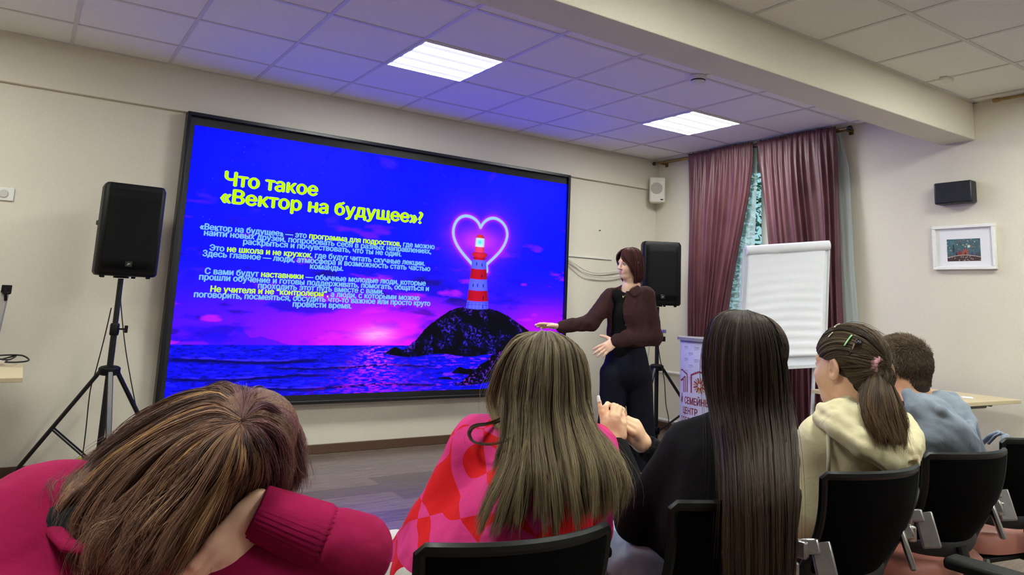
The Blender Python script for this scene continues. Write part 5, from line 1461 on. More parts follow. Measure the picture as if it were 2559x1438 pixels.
# ---------------------------------------------------------------- girl with very long straight dark hair
def girl_long():
    hc = at(1866, 900, 1.92); R = frame((-.25, .96, -.12), (0, 0, 1)); s = 1.0
    t = thing('person', 'seated girl in black with very long straight dark brown hair holding up both hands', 'person', (1.56, 1.63, 0))
    nb = at(1868, 1058, 1.94); ch_ = at(1830, 1180, 1.88); md = at(1800, 1310, 1.86); pv = np.array([1.60, 1.50, .50])
    shL, shR = at(1722, 1122, 1.95), at(1930, 1150, 1.93)
    elL, elR = at(1592, 1300, 1.98), at(1770, 1265, 2.25)
    wrL, wrR = at(1539, 1112, 2.16), at(1614, 1116, 2.22)
    f0 = head_field(hc, R, s)
    hL, hR = pv + [-.09, 0, 0], pv + [.09, 0, 0]; kL, kR = np.array([1.44, 1.97, .475]), np.array([1.76, 1.98, .475]); aL, aR = np.array([1.45, 1.96, .08]), np.array([1.76, 1.96, .08])
    def body(P):
        d = f0(P); d = smin(d, s_chain(P, [nb, ch_, md, pv], [.052, .095, .095, .11], .04), .04)
        for a in ((shL, elL, wrL), (shR, elR, wrR)): d = smin(d, s_chain(P, a, [.040, .033, .024], .015), .04)
        for a in ((hL, kL, aL), (hR, kR, aR)): d = smin(d, s_chain(P, a, [.07, .048, .038], .015), .04)
        return d
    lo, hi = box_of([hc + [0, 0, .15], wrL, wrR, pv, kL, kR, aL, aR, shL, shR], .13)
    pcs = [(carve(body), lo, hi, .0105)]
    # near hand: back of the hand to the viewer, first finger stretched up and left, the others curled
    fL = at(1520, 1015, 2.20) - at(1539, 1105, 2.16)
    f1, l1, h1, tp1, _ = hand_pieces(wrL, fL, CW * .9 + CR * .45, [(.85, .9, .6, .05), (.75, .9, .6, 0), (.40, .75, .6, -.10), (-.05, .10, .10, .03)], (.25, .5), -1, .90)
    # far hand: thumb side to the viewer, fingertips pinched towards the near hand
    fR = at(1572, 1046, 2.19) - at(1614, 1116, 2.22)
    f2, l2, h2, tp2, _ = hand_pieces(wrR, fR, -CR * .75 - CU * .35 + CW * .5, [(.50, .80, .50, .0), (.60, .90, .55, 0), (.75, 1.0, .6, 0), (.85, 1.05, .6, 0)], (.22, .15), 1, .94)
    pcs += [(f1, l1, h1, .0022), (f2, l2, h2, .0022)]
    grow(pcs, 'body', skin_b, t, 1)
    nm = mat('pale_pink_nail', (236, 190, 204), .18, var=.04, coat=.5)
    nails(tp1, 1, mat('white_nail', (240, 236, 236), .2, var=.02, coat=.5), t, 1.15, (3,)); nails(tp1, 1, nm, t, 1.1, (2,)); nails(tp2, 1, nm, t, 1.15, (0, 4))
    m = cloth_mat('black_knit', (13, 13, 17), (9, 9, 12), .9, .35, 1000, .07, .13)
    def top(P):
        d = s_chain(P, [nb + (ch_ - nb) * .2, ch_, md, pv + [0, -.02, .10]], [.070, .130, .128, .128], .05)
        d = smin(d, s_chain(P, [shL, nb + (ch_ - nb) * .25, shR], [.062, .07, .062], .03), .06)
        cL = wrL + (elL - wrL) * .04; cR = wrR + (elR - wrR) * .06
        d = smin(d, s_chain(P, [shL, elL, cL], [.064, .056, .037], .02), .03)
        d = smin(d, s_chain(P, [shR, elR, cR], [.062, .054, .040], .02), .03)
        d = d + fold_noise(P, .012, 12, 7.1, (.3, .3, .7), 3)
        for c_, w_, e_ in ((cL, wrL, elL), (cR, wrR, elR)):      # open cuffs
            d = smax(d, -s_cap(P, c_ + (w_ - e_) * .0, w_ + (w_ - e_) * .4, .028, .028), .004)
        return d
    lo, hi = box_of([nb, shL, shR, elL, elR, wrL, wrR, pv], .16)
    grow([(carve(top), lo, hi, .0085)], 'black_top', m, t, 1)
    f, lo, hi = legs_field(hL, hR, kL, kR, aL, aR, (.088, .072, .06))
    grow([(carve(lambda P: f(P) + fold_noise(P, .014, 13, 1.7, (0, 1, 0), 2)), lo, hi, .011)], 'jeans', cloth_mat('washed_denim', (198, 216, 232), (132, 160, 190), .85, .1, 700, .07, .13), t, 1)
    for a in (aL, aR): shoe(a * [1, 1, 0], (0, 1), MATS['white_paint'], t)
    top_, bk = 1.85, 1.78
    G = [gd((1845, 780, 1.90), (1800, 784, 1.92), (1772, 812, 1.97), (1760, 860, 2.0), (1757, 915, 2.01), (1766, 965, 2.0), (1778, 1010, 1.98), (1790, 1060, 1.94)),
         gd((1846, 779, 1.88), (1806, 785, 1.86), (1780, 820, 1.86), (1770, 890, 1.87), (1774, 960, 1.88), (1788, 1035, 1.86), (1806, 1110, 1.79), (1818, 1220, 1.73), (1817, 1330, 1.69), (1814, 1450, 1.66)),
         gd((1848, 779, 1.87), (1815, 788, 1.82), (1796, 830, 1.80), (1790, 910, 1.80), (1796, 1000, 1.81), (1812, 1090, 1.76), (1824, 1210, 1.69), (1828, 1330, 1.65), (1828, 1455, 1.62)),
         gd((1852, 778, 1.86), (1832, 792, 1.79), (1820, 840, 1.76), (1816, 920, 1.75), (1822, 1010, 1.76), (1836, 1100, 1.72), (1848, 1220, 1.66), (1852, 1340, 1.62), (1853, 1460, 1.60)),
         gd((1857, 778, 1.86), (1850, 796, 1.77), (1846, 850, 1.73), (1846, 930, 1.72), (1850, 1020, 1.73), (1862, 1110, 1.70), (1872, 1230, 1.64), (1876, 1345, 1.61), (1877, 1462, 1.59)),
         gd((1862, 778, 1.86), (1870, 796, 1.77), (1876, 850, 1.73), (1878, 930, 1.72), (1880, 1020, 1.73), (1890, 1110, 1.70), (1898, 1230, 1.64), (1900, 1345, 1.61), (1900, 1462, 1.59)),
         gd((1867, 779, 1.86), (1890, 794, 1.78), (1904, 845, 1.74), (1910, 925, 1.74), (1912, 1015, 1.75), (1920, 1105, 1.71), (1926, 1225, 1.66), (1926, 1340, 1.62), (1925, 1460, 1.60)),
         gd((1872, 780, 1.87), (1908, 796, 1.81), (1928, 845, 1.78), (1938, 920, 1.78), (1942, 1010, 1.79), (1950, 1100, 1.75), (1956, 1220, 1.69), (1952, 1335, 1.65), (1948, 1455, 1.62)),
         gd((1876, 782, 1.88), (1922, 802, 1.85), (1946, 850, 1.84), (1958, 920, 1.85), (1964, 1000, 1.85), (1974, 1090, 1.80), (1980, 1205, 1.73), (1974, 1325, 1.68), (1970, 1450, 1.65)),
         gd((1880, 785, 1.90), (1930, 806, 1.91), (1954, 850, 1.94), (1966, 910, 1.96), (1975, 985, 1.95), (1988, 1060, 1.90), (1996, 1140, 1.82), (1994, 1250, 1.75), (1989, 1345, 1.71), (1986, 1450, 1.68))]
    def nearer(p):          # the ends hang outside the backrest
        v = p - CAM; d = v @ CW; y = PPY - FPX * (v @ CU) / d
        return CAM + v * (1 - .115 / d * float(np.clip((y - 1060) / 150, 0, 1)))
    G = [[nearer(p) for p in g_] for g_ in G]
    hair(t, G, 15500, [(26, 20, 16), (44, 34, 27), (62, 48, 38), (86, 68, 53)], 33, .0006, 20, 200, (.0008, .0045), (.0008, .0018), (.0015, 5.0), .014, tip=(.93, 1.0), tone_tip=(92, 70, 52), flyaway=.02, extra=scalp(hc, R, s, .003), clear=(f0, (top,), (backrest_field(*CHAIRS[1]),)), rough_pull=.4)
    # the thin pale cord between her fingers is a thing of its own
    a_, b_ = tp1[2][0] - CW * .012, tp2[0][0] - CW * .012
    tag(MB().tube([a_, (a_ + b_) / 2 + np.array([0, 0, -.002]), b_], .0014, 6).build('cord', mat('pale_cord', (226, 200, 190), .4, var=.05), None), 'thin pale cord stretched between the fingers of the girl in black', 'cord')

# ---------------------------------------------------------------- girl with the ponytail
def over_skull(c, R, s, A, B, ang, gr=.012, n=10):
    """path from hairline point A to the knot B passing over the skull at angle ang from the top"""
    r = np.array([.074, .094, .086]) + gr; o = np.array([0, -.012, .032])
    a = (np.array(A) - o) / r; b = (np.array(B) - o) / r; a /= np.linalg.norm(a); b /= np.linalg.norm(b)
    w = np.array([math.sin(ang), -.18, math.cos(ang)]) * 1.25; out = []
    for q in np.linspace(0, 1, n):
        p = a * (1 - q) ** 2 + w * 2 * q * (1 - q) + b * q * q; p /= np.linalg.norm(p)
        out.append(np.array(c) + R @ (s * (p * r + o)))
    return out
def surf(c, R, s, A, B, k, gr=.006, n=9, lift=0.0):
    """path over the skull between local points A and B"""
    r = np.array([.074, .094, .086]) + gr; o = np.array([0, -.012, .032]); out = []
    for q in np.linspace(0, 1, n):
        p = (np.array(A) * (1 - q) + np.array(B) * q) - o; L = np.linalg.norm(p / r)
        tgt = 1.0 + lift * math.sin(PI * q)
        p = p / L * tgt
        out.append(np.array(c) + R @ (s * (p + o)))
    return out
def girl_pony():
    hc = at(2121, 921, 2.35); s = 1.10
    f_ = CR * -.50 + CW * .87; R = frame(f_ + np.array([0, 0, -.12]), (0.03, .0, 1))
    t = thing('person', 'seated girl with a ponytail, pink hair tie and cream hooded top', 'person', (2.16, 1.66, 0))
    nb = at(2128, 1020, 2.36); ch_ = at(2150, 1110, 2.30); md = at(2150, 1250, 2.28); pv = np.array([2.15, 1.64, .51])
    shL, shR = at(2050, 1098, 2.30), at(2236, 1100, 2.42); elL, elR = at(2010, 1290, 2.34), at(2235, 1262, 2.40)
    wrL, wrR = at(1960, 1335, 2.55), at(2060, 1300, 2.60)
    f0 = head_field(hc, R, s)
    hL, hR = pv + [-.09, 0, 0], pv + [.09, 0, 0]; kL, kR = np.array([2.10, 2.07, .475]), np.array([2.30, 2.07, .475]); aL, aR = np.array([2.10, 2.05, .08]), np.array([2.30, 2.05, .08])
    def body(P):
        d = s_chain(P, [nb, ch_, md, pv], [.050, .09, .09, .11], .04)
        d = smin(d, s_cap(P, nb, hc + R @ np.array([0, -.02, -.05]), .046, .048), .03)
        for a in ((shL, elL, wrL), (shR, elR, wrR)): d = smin(d, s_chain(P, a, [.040, .032, .024], .015), .04)
        for a in ((hL, kL, aL), (hR, kR, aR)): d = smin(d, s_chain(P, a, [.065, .046, .036], .015), .04)
        return d
    lo, hi = box_of([nb, wrL, wrR, pv, kL, kR, aL, aR, shL, shR], .13)
    pcs = [(lambda P: smin(f0(P), body(P), .03), *box_of([hc, nb], .17), .0036), (carve(body), lo, hi, .0105)]
    for w_, e_, sd in ((wrL, elL, 1), (wrR, elR, -1)):
        f, l, h, tp, _ = hand_pieces(w_, w_ - e_, (0, .2, -1), [(.3, .3, .2, .03), (.3, .35, .2, 0), (.35, .35, .2, -.03), (.4, .35, .25, -.06)], (.7, .3), sd, .9); pcs.append((f, l, h, .0035))
    grow(pcs, 'body', skin_b, t, 1)
    for sx in (-1, 1): eye(t, hc, R, s, sx, (70, 52, 40))
    m = cloth_mat('cream_velour', (214, 206, 172), (202, 192, 156), .9, .6, 700, .07, .13)
    hoodpts = gd((2062, 1036, 2.34), (2052, 1046, 2.26), (2090, 1072, 2.18), (2150, 1118, 2.12), (2215, 1152, 2.13), (2272, 1150, 2.20), (2284, 1118, 2.28), (2262, 1070, 2.36), (2210, 1030, 2.42))
    def top(P):
        d = s_chain(P, [nb + (ch_ - nb) * .3, ch_, md, pv + [0, 0, .06]], [.075, .122, .125, .14], .05)
        d = smin(d, s_chain(P, [shL, nb + (ch_ - nb) * .4, shR], [.060, .07, .060], .03), .06)
        d = smin(d, s_chain(P, [shL, elL, wrL + (elL - wrL) * .1], [.064, .058, .040], .02), .03)
        d = smin(d, s_chain(P, [shR, elR, wrR + (elR - wrR) * .1], [.062, .056, .040], .02), .03)
        d = d + fold_noise(P, .009, 9, 5.2, (.5, .2, .5), 3) + fold_noise(P, .004, 22, 15.2, (.4, .2, .7), 4)
        return smax(d, -s_cap(P, nb + [0, 0, -.01], hc, .058, .06), .012)
    lo, hi = box_of([nb, shL, shR, elL, elR, wrL, wrR, pv], .16)
    grow([(carve(top), lo, hi, .008)], 'hooded_top', m, t, 1)
    def hood(P):
        d = s_chain(P, hoodpts, [.020, .022, .025, .028, .030, .028, .027, .026, .025], .012)
        inner = s_chain(P, [p + CU * .026 - CR * -.010 + CW * .012 for p in hoodpts[1:8]], [.018, .022, .024, .026, .026, .024, .022], .012)
        d = smin(d, inner, .006)
        pocket = s_chain(P, gd((2100, 1030, 2.24), (2170, 1075, 2.2), (2235, 1110, 2.24)), [.040, .055, .05], .03)
        d = smin(d, pocket, .016)
        d = smin(d, s_chain(P, gd((2075, 1022, 2.31), (2120, 1020, 2.27), (2160, 1040, 2.25)), [.022, .030, .034], .02), .02)
        g = fold_noise(P, .011, 22, 2.2, CR * .75 - CU * .6, 7)
        return smax(d + g, -s_cap(P, nb + [0, 0, -.02], hc, .056, .06), .01)
    lo, hi = box_of(hoodpts, .09)
    grow([(carve(hood), lo, hi, .0055)], 'hood', m, t, 1)
    seam = mat('cream_seam', (232, 226, 200), .9, var=.05)
    MB().tube(gd((2068, 1040, 2.235), (2070, 1090, 2.22), (2071, 1140, 2.20), (2070, 1180, 2.19)), .006, 8).build('hood_cord', seam, t, smooth=180)
    f, lo, hi = legs_field(hL, hR, kL, kR, aL, aR, (.08, .06, .05))
    grow([(carve(f), lo, hi, .013)], 'trousers', cloth_mat('dark_cotton', (38, 38, 44), (30, 30, 36)), t)
    for a in (aL, aR): shoe(a * [1, 1, 0], (0, 1), MATS['white_paint'], t)
    K = (.0, -.108, .012)
    kp = np.array(hc) + R @ (s * np.array(K))
    low = lambda a: np.array(hc) + R @ (s * np.array(a))
    side = [((0, .086, .070), 0), ((.020, .085, .066), 12), ((.040, .078, .056), 28), ((.056, .066, .044), 44), ((.068, .044, .030), 60), ((.076, .018, .022), 74), ((.076, -.016, .024), 84)]
    nape = [(.074, -.034, -.006), (.066, -.048, -.034), (.050, -.066, -.058), (.026, -.084, -.068), (0, -.088, -.070)]
    def napeg(a): return [low(np.array(a) * (1 - q) + np.array(K) * q + np.array([0, -.030 * math.sin(PI * q), 0]) + np.array([a[0] * .25 * math.sin(PI * q), 0, 0])) for q in np.linspace(0, 1, 10)]
    flip = lambda a: (-a[0], a[1], a[2])
    G = [over_skull(hc, R, s, a, K, math.radians(g_)) for a, g_ in side] + [napeg(a) for a in nape] + [napeg(flip(a)) for a in nape[-2::-1]] + [over_skull(hc, R, s, flip(a), K, -math.radians(g_)) for a, g_ in side[::-1]]
    def cut(q): return np.minimum(s_half(q, (0, .060, .045), (0, -.7, .75)), np.maximum(s_half(q, (0, -.005, 0), (0, -1, .2)), s_half(q, (0, 0, .03), (0, 0, 1))))
    hair(t, G, 11000, [(40, 31, 24), (64, 52, 40), (90, 74, 56), (122, 102, 76)], 44, .00065, 16, 130, (.0008, .0025), (.0008, .0016), (.001, 5), .006, inward=np.zeros(3), tip=(.97, 1.0), sheet=False, flyaway=.03, extra=scalp(hc, R, s, .002, cut, .005), clear=(skull_field(hc, R, s, .003),), rough_pull=.45)
    PT = [gd((2182, 918, 2.27), (2172, 945, 2.24), (2158, 975, 2.21), (2154, 1010, 2.18), (2166, 1048, 2.15), (2188, 1095, 2.12)),
          gd((2184, 918, 2.25), (2182, 948, 2.21), (2174, 985, 2.17), (2174, 1025, 2.14), (2190, 1065, 2.11), (2206, 1108, 2.09)),
          gd((2187, 918, 2.25), (2196, 950, 2.20), (2198, 990, 2.15), (2202, 1035, 2.12), (2214, 1075, 2.10), (2228, 1112, 2.08)),
          gd((2190, 918, 2.26), (2210, 950, 2.22), (2222, 990, 2.17), (2230, 1035, 2.13), (2240, 1080, 2.11), (2248, 1118, 2.10)),
          gd((2193, 920, 2.28), (2220, 948, 2.25), (2240, 985, 2.22), (2252, 1030, 2.18), (2260, 1075, 2.15), (2256, 1112, 2.13)),
          gd((2192, 922, 2.31), (2214, 955, 2.31), (2236, 995, 2.28), (2246, 1040, 2.24), (2252, 1075, 2.20), (2248, 1105, 2.17))]
    hair(t, PT, 6500, [(38, 28, 22), (64, 48, 36), (90, 70, 50), (124, 98, 66)], 45, .00062, 16, 60, (.001, .009), (.001, .003), (.008, 8), .02, tip=(.8, 1.0), flyaway=.05, name='ponytail', tone_tip=(128, 96, 60), clear=((top,), (hood,)), rough_pull=.5)
    # pink hair tie and clips
    pk = mat('pink_hair_tie', (222, 160, 178), .8, var=.15, scale=90, bump=.6, bscale=260)
    ax = R @ np.array([.10, -.85, -.15]); ax /= np.linalg.norm(ax); u_ = np.cross(ax, CU); u_ /= np.linalg.norm(u_); v_ = np.cross(ax, u_)
    b = MB(); kc = at(2187, 913, 2.245)
    for k in range(3):
        b.tube([kc + ax * (.010 * (k - 1)) + (.020 + .003 * math.sin(9 * a + k)) * (u_ * math.cos(a) + v_ * math.sin(a) * 1.05) for a in np.linspace(0, 2 * PI, 26)], .0072, 8)
    b.build('hair_tie', pk, t, smooth=180)
    def clip(name, A, B, r_, m_, gr=.016):
        p = surf(hc, R, s, A, B, 0, gr, 7); MB().tube(p, r_, 8, flat=.5).build(name, m_, t, smooth=180)
    inv = lambda px_, py_, d_: R.T @ (at(px_, py_, d_) - np.array(hc)) / s
    mint = mat('mint_clip', (150, 214, 150), .35, var=.05); silv = mat('silver_clip', (216, 210, 190), .2, metal=.7, var=.05); dark = mat('dark_clip', (22, 18, 18), .25, var=.1); tan_ = mat('bronze_clip', (150, 104, 70), .35, metal=.3, var=.1)
    clip('hair_clip', inv(2101, 853, 2.25), inv(2128, 823, 2.27), .0042, mint)
    clip('hair_clip', inv(2121, 886, 2.23), inv(2134, 846, 2.23), .0030, dark); clip('hair_clip', inv(2127, 868, 2.22), inv(2146, 830, 2.24), .0030, tan_)
    clip('hair_clip', inv(2055, 832, 2.34), inv(2074, 822, 2.34), .0034, silv); clip('hair_clip', inv(2083, 815, 2.36), inv(2098, 809, 2.38), .0034, silv)
    e = np.array(surf(hc, R, s, inv(2150, 842, 2.23), inv(2152, 846, 2.23), 0, .018, 2)[0]); MB().lathe([(.0, -.006), (.008, -.004), (.011, 0), (.008, .005), (0, .007)], e, 12, tuple(e - np.array(hc))).build('claw_clip', mat('glossy_black_clip', (30, 30, 44), .1, var=.1, coat=.6), t, smooth=180)

def eye(t, hc, R, s, sx, iris):
    c = np.array(hc) + R @ (s * np.array([sx * .031, .0765, .006])); fw = R[:, 1]
    o = MB().lathe([(.0, -.0115), (.006, -.0098), (.0100, -.0058), (.0115, 0), (.0100, .0058), (.0062, .0097), (.0, .0115)], c, 16, tuple(fw)).build('eye', mat('eye_white', (226, 222, 218), .15, var=.02, coat=.5), t, smooth=180)
    MB().lathe([(.0, .0), (.0052, .0), (.0050, .0012), (.0, .0016)], c + fw * .0108, 16, tuple(fw)).build('iris', mat('iris_%d' % iris[0], iris, .15, var=.3, scale=300), t, smooth=180)
    MB().lathe([(.0, .0), (.0024, .0), (.0, .0009)], c + fw * .0121, 12, tuple(fw)).build('pupil', mat('pupil', (8, 8, 9), .1), t, smooth=180)

# ---------------------------------------------------------------- boy in the grey hoodie
def boy():
    hc = at(2257, 925, 2.75); s = 1.0
    f_ = CR * -.42 + CW * .90; R = frame(f_ + np.array([0, 0, -.18]), (0, 0, 1))
    t = thing('person', 'seated boy with short cropped hair in a black top with a grey hood', 'person', (2.74, 1.72, 0))
    nb = at(2284, 1010, 2.72); ch_ = at(2315, 1090, 2.66); md = at(2330, 1220, 2.64); pv = np.array([2.75, 1.68, .51])
    shL, shR = at(2232, 1060, 2.66), at(2392, 1062, 2.76); elL, elR = at(2262, 1235, 2.60), at(2435, 1215, 2.80)
    wrL, wrR = at(2235, 1275, 2.85), at(2325, 1215, 2.98)
    f0 = head_field(hc, R, s, jaw=1.05)
    hL, hR = pv + [-.09, 0, 0], pv + [.09, 0, 0]; kL, kR = np.array([2.72, 2.10, .475]), np.array([2.94, 2.10, .475]); aL, aR = np.array([2.72, 2.08, .08]), np.array([2.94, 2.08, .08])
    def body(P):
        d = s_chain(P, [nb, ch_, md, pv], [.062, .10, .10, .12], .04)
        d = smin(d, s_cap(P, nb, hc + R @ np.array([0, -.025, -.05]), .058, .056), .03)
        d = smin(d, s_chain(P, [at(2240, 1015, 2.70), nb, at(2345, 1015, 2.76)], [.03, .05, .03], .03), .04)
        for a in ((shL, elL, wrL), (shR, elR, wrR)): d = smin(d, s_chain(P, a, [.045, .036, .026], .015), .04)
        for a in ((hL, kL, aL), (hR, kR, aR)): d = smin(d, s_chain(P, a, [.07, .05, .04], .015), .04)
        return d
    lo, hi = box_of([nb, wrL, wrR, pv, kL, kR, aL, aR, shL, shR], .13)
    pcs = [(lambda P: smin(f0(P), body(P), .03), *box_of([hc, nb], .17), .004), (carve(body), lo, hi, .0105)]
    for w_, e_, sd in ((wrL, elL, 1), (wrR, elR, -1)):
        f, l, h, tp, _ = hand_pieces(w_, w_ - e_, (0, .2, -1), [(.3, .3, .2, .03), (.3, .35, .2, 0), (.35, .35, .2, -.03), (.4, .35, .25, -.06)], (.7, .3), sd, .95); pcs.append((f, l, h, .0035))
    grow(pcs, 'body', skin_mat('skin_tan', (226, 178, 146), (214, 162, 130)), t, 1)
    for sx in (-1, 1): eye(t, hc, R, s, sx, (70, 52, 41))
    blk = cloth_mat('black_jersey', (15, 16, 20), (10, 11, 14), .9, .3, 900, .07, .13)
    gry = cloth_mat('grey_fleece', (136, 146, 160), (118, 128, 142), .95, .6, 420, .07, .13)
    def top(P):
        d = s_chain(P, [nb + (ch_ - nb) * .35, ch_, md, pv + [0, 0, .06]], [.070, .128, .130, .145], .05)
        d = smin(d, s_chain(P, [shL, nb + (ch_ - nb) * .5, shR], [.055, .07, .055], .03), .06)
        d = d + fold_noise(P, .010, 11, 1.2, (.3, .2, .7), 3)
        return smax(d, -s_cap(P, nb + [0, 0, .012], hc, .066, .06), .008)
    lo, hi = box_of([nb, shL, shR, md, pv], .17)
    grow([(carve(top), lo, hi, .0085)], 'black_top', blk, t, 1)
    for nm_, a, b_, c_ in (('sleeve', shL, elL, wrL), ('sleeve', shR, elR, wrR)):
        def sl(P): return s_chain(P, [a, b_, c_ + (b_ - c_) * .1], [.070, .062, .042], .03) + fold_noise(P, .016, 12, 4.4, b_ - a, 2)
        lo, hi = box_of([a, b_, c_], .09); grow([(carve(sl), lo, hi, .007)], nm_, gry, t, 1)
    rim = gd((2296, 990, 2.61), (2352, 1026, 2.51), (2398, 1066, 2.49), (2424, 1078, 2.53), (2430, 1056, 2.58), (2412, 1020, 2.64), (2384, 992, 2.70), (2348, 984, 2.75))
    def hood(P):
        r_ = s_chain(P, rim, [.008, .015, .016, .016, .015, .015, .014, .014], .012)
        bag = s_chain(P, gd((2322, 1030, 2.60), (2352, 1078, 2.56), (2386, 1112, 2.56)), [.056, .082, .076], .05)
        bag = smin(bag, s_chain(P, gd((2266, 985, 2.62), (2292, 1030, 2.57), (2312, 1085, 2.545), (2322, 1135, 2.53)), [.020, .026, .030, .034], .03), .035)
        bag = smin(bag, s_chain(P, gd((2300, 1004, 2.66), (2352, 1020, 2.68), (2385, 1050, 2.65)), [.036, .050, .050], .03), .03)
        d = bag + fold_noise(P, .016, 13, 8.8, CR * .7 - CU * .7, 5)
        d = smax(d, -s_chain(P, gd((2380, 1018, 2.60), (2396, 1038, 2.555), (2414, 1056, 2.55)), [.022, .030, .024], .02), .008)
        d = smin(d, r_ + fold_noise(P, .003, 20, 3.3), .012)
        return smax(d, -s_cap(P, nb + [0, 0, .0], hc, .066, .06), .01)
    lo, hi = box_of(rim + gd((2400, 1130, 2.5), (2270, 1080, 2.5)), .09)
    grow([(carve(hood), lo, hi, .006)], 'grey_hood', gry, t, 1)
    f, lo, hi = legs_field(hL, hR, kL, kR, aL, aR, (.085, .065, .055))
    grow([(carve(f), lo, hi, .013)], 'trousers', MATS['dark_cotton'], t)
    for a in (aL, aR): shoe(a * [1, 1, 0], (0, 1), MATS['white_paint'], t)
    # cropped hair: short strands standing off the skull, longer on top, shaved at the nape
    rs = np.random.RandomState(9); n = 16000
    th = rs.rand(n * 2) * 2 * PI; z = rs.uniform(-.95, 1, n * 2)
    q = np.stack([np.sqrt(1 - z * z) * np.cos(th), np.sqrt(1 - z * z) * np.sin(th), z], 1)
    p = q * (np.array([.074, .094, .086]) + .002) + np.array([0, -.012, .032])
    p = p + (p[:, 2:3] < .0) * np.clip(-p[:, 2:3], 0, .07) * np.array([.0, -.12, 0])
    keep = ((p[:, 1] < .055 + .45 * (p[:, 2] - .06)) & (p[:, 2] > -.005)) | ((p[:, 1] < -.028) & (p[:, 2] > -.07))
    keep &= ~((np.abs(p[:, 0]) > .06) & (p[:, 1] > -.02) & (p[:, 2] < .018))
    p = p[keep][:n]; q = q[keep][:n]; n = len(p)
    topw = np.clip((p[:, 2] - .06) / .04, 0, 1)
    L = (.009 + .024 * topw) * (.7 + .6 * rs.rand(n))
    dirl = q * (.55 + .2 * topw[:, None]) + np.stack([0 * th[:n], .15 + .75 * topw, -.75 * (1 - topw) + .1 * topw], 1) + rs.randn(n, 3) * .16
    dirl /= np.linalg.norm(dirl, axis=1)[:, None]
    S = 5; tt = np.linspace(0, 1, S)
    Pl = p[:, None] + dirl[:, None] * (L[:, None] * tt)[..., None] + np.array([0, 0, -.25])[None, None] * (L[:, None] * tt ** 2)[..., None]
    Pw = np.array(hc) + (Pl * s) @ R.T
    root_ = push_out(Pw[:, 0], (skull_field(hc, R, s, .003),), .0, 2); Pw = Pw + (root_ - Pw[:, 0])[:, None]
    tones = np.array([lin(58, 46, 36), lin(92, 75, 58), lin(128, 106, 78)]); k = rs.rand(n) * .6 + .4 * topw * rs.rand(n); k = np.clip(k, 0, .99) * 2; ki = k.astype(int)
    c = tones[ki] * (1 - (k - ki))[:, None] + tones[ki + 1] * (k - ki)[:, None]
    V, F, Cv = strand_tubes(Pw, .0007 * np.ones(n), np.repeat(c[:, None], S, 1), rs)
    def cutb(qq): return np.minimum(s_half(qq, (0, .045, .06), (0, -.85, .40)), np.maximum(s_half(qq, (0, -.035, 0), (0, -1, .25)), s_half(qq, (0, 0, .022), (0, 0, 1))))
    eV, eF = scalp(hc, R, s, .004, cutb, .006)
    F = np.concatenate([F, eF + len(V)]); V = np.concatenate([V, eV]); Cv = np.concatenate([Cv, np.tile(np.array(lin(52, 42, 33)), (len(eV), 1))])
    hair_object('hair', V, F, Cv, t)
def flatten_f(P, pts, r, n, f):
    return s_chain(flatten(P, pts[0], n, f), pts, r, .03) * f
def flatten_chain(P, pts, r):
    return s_chain(P, pts, [r] * len(pts), .01)

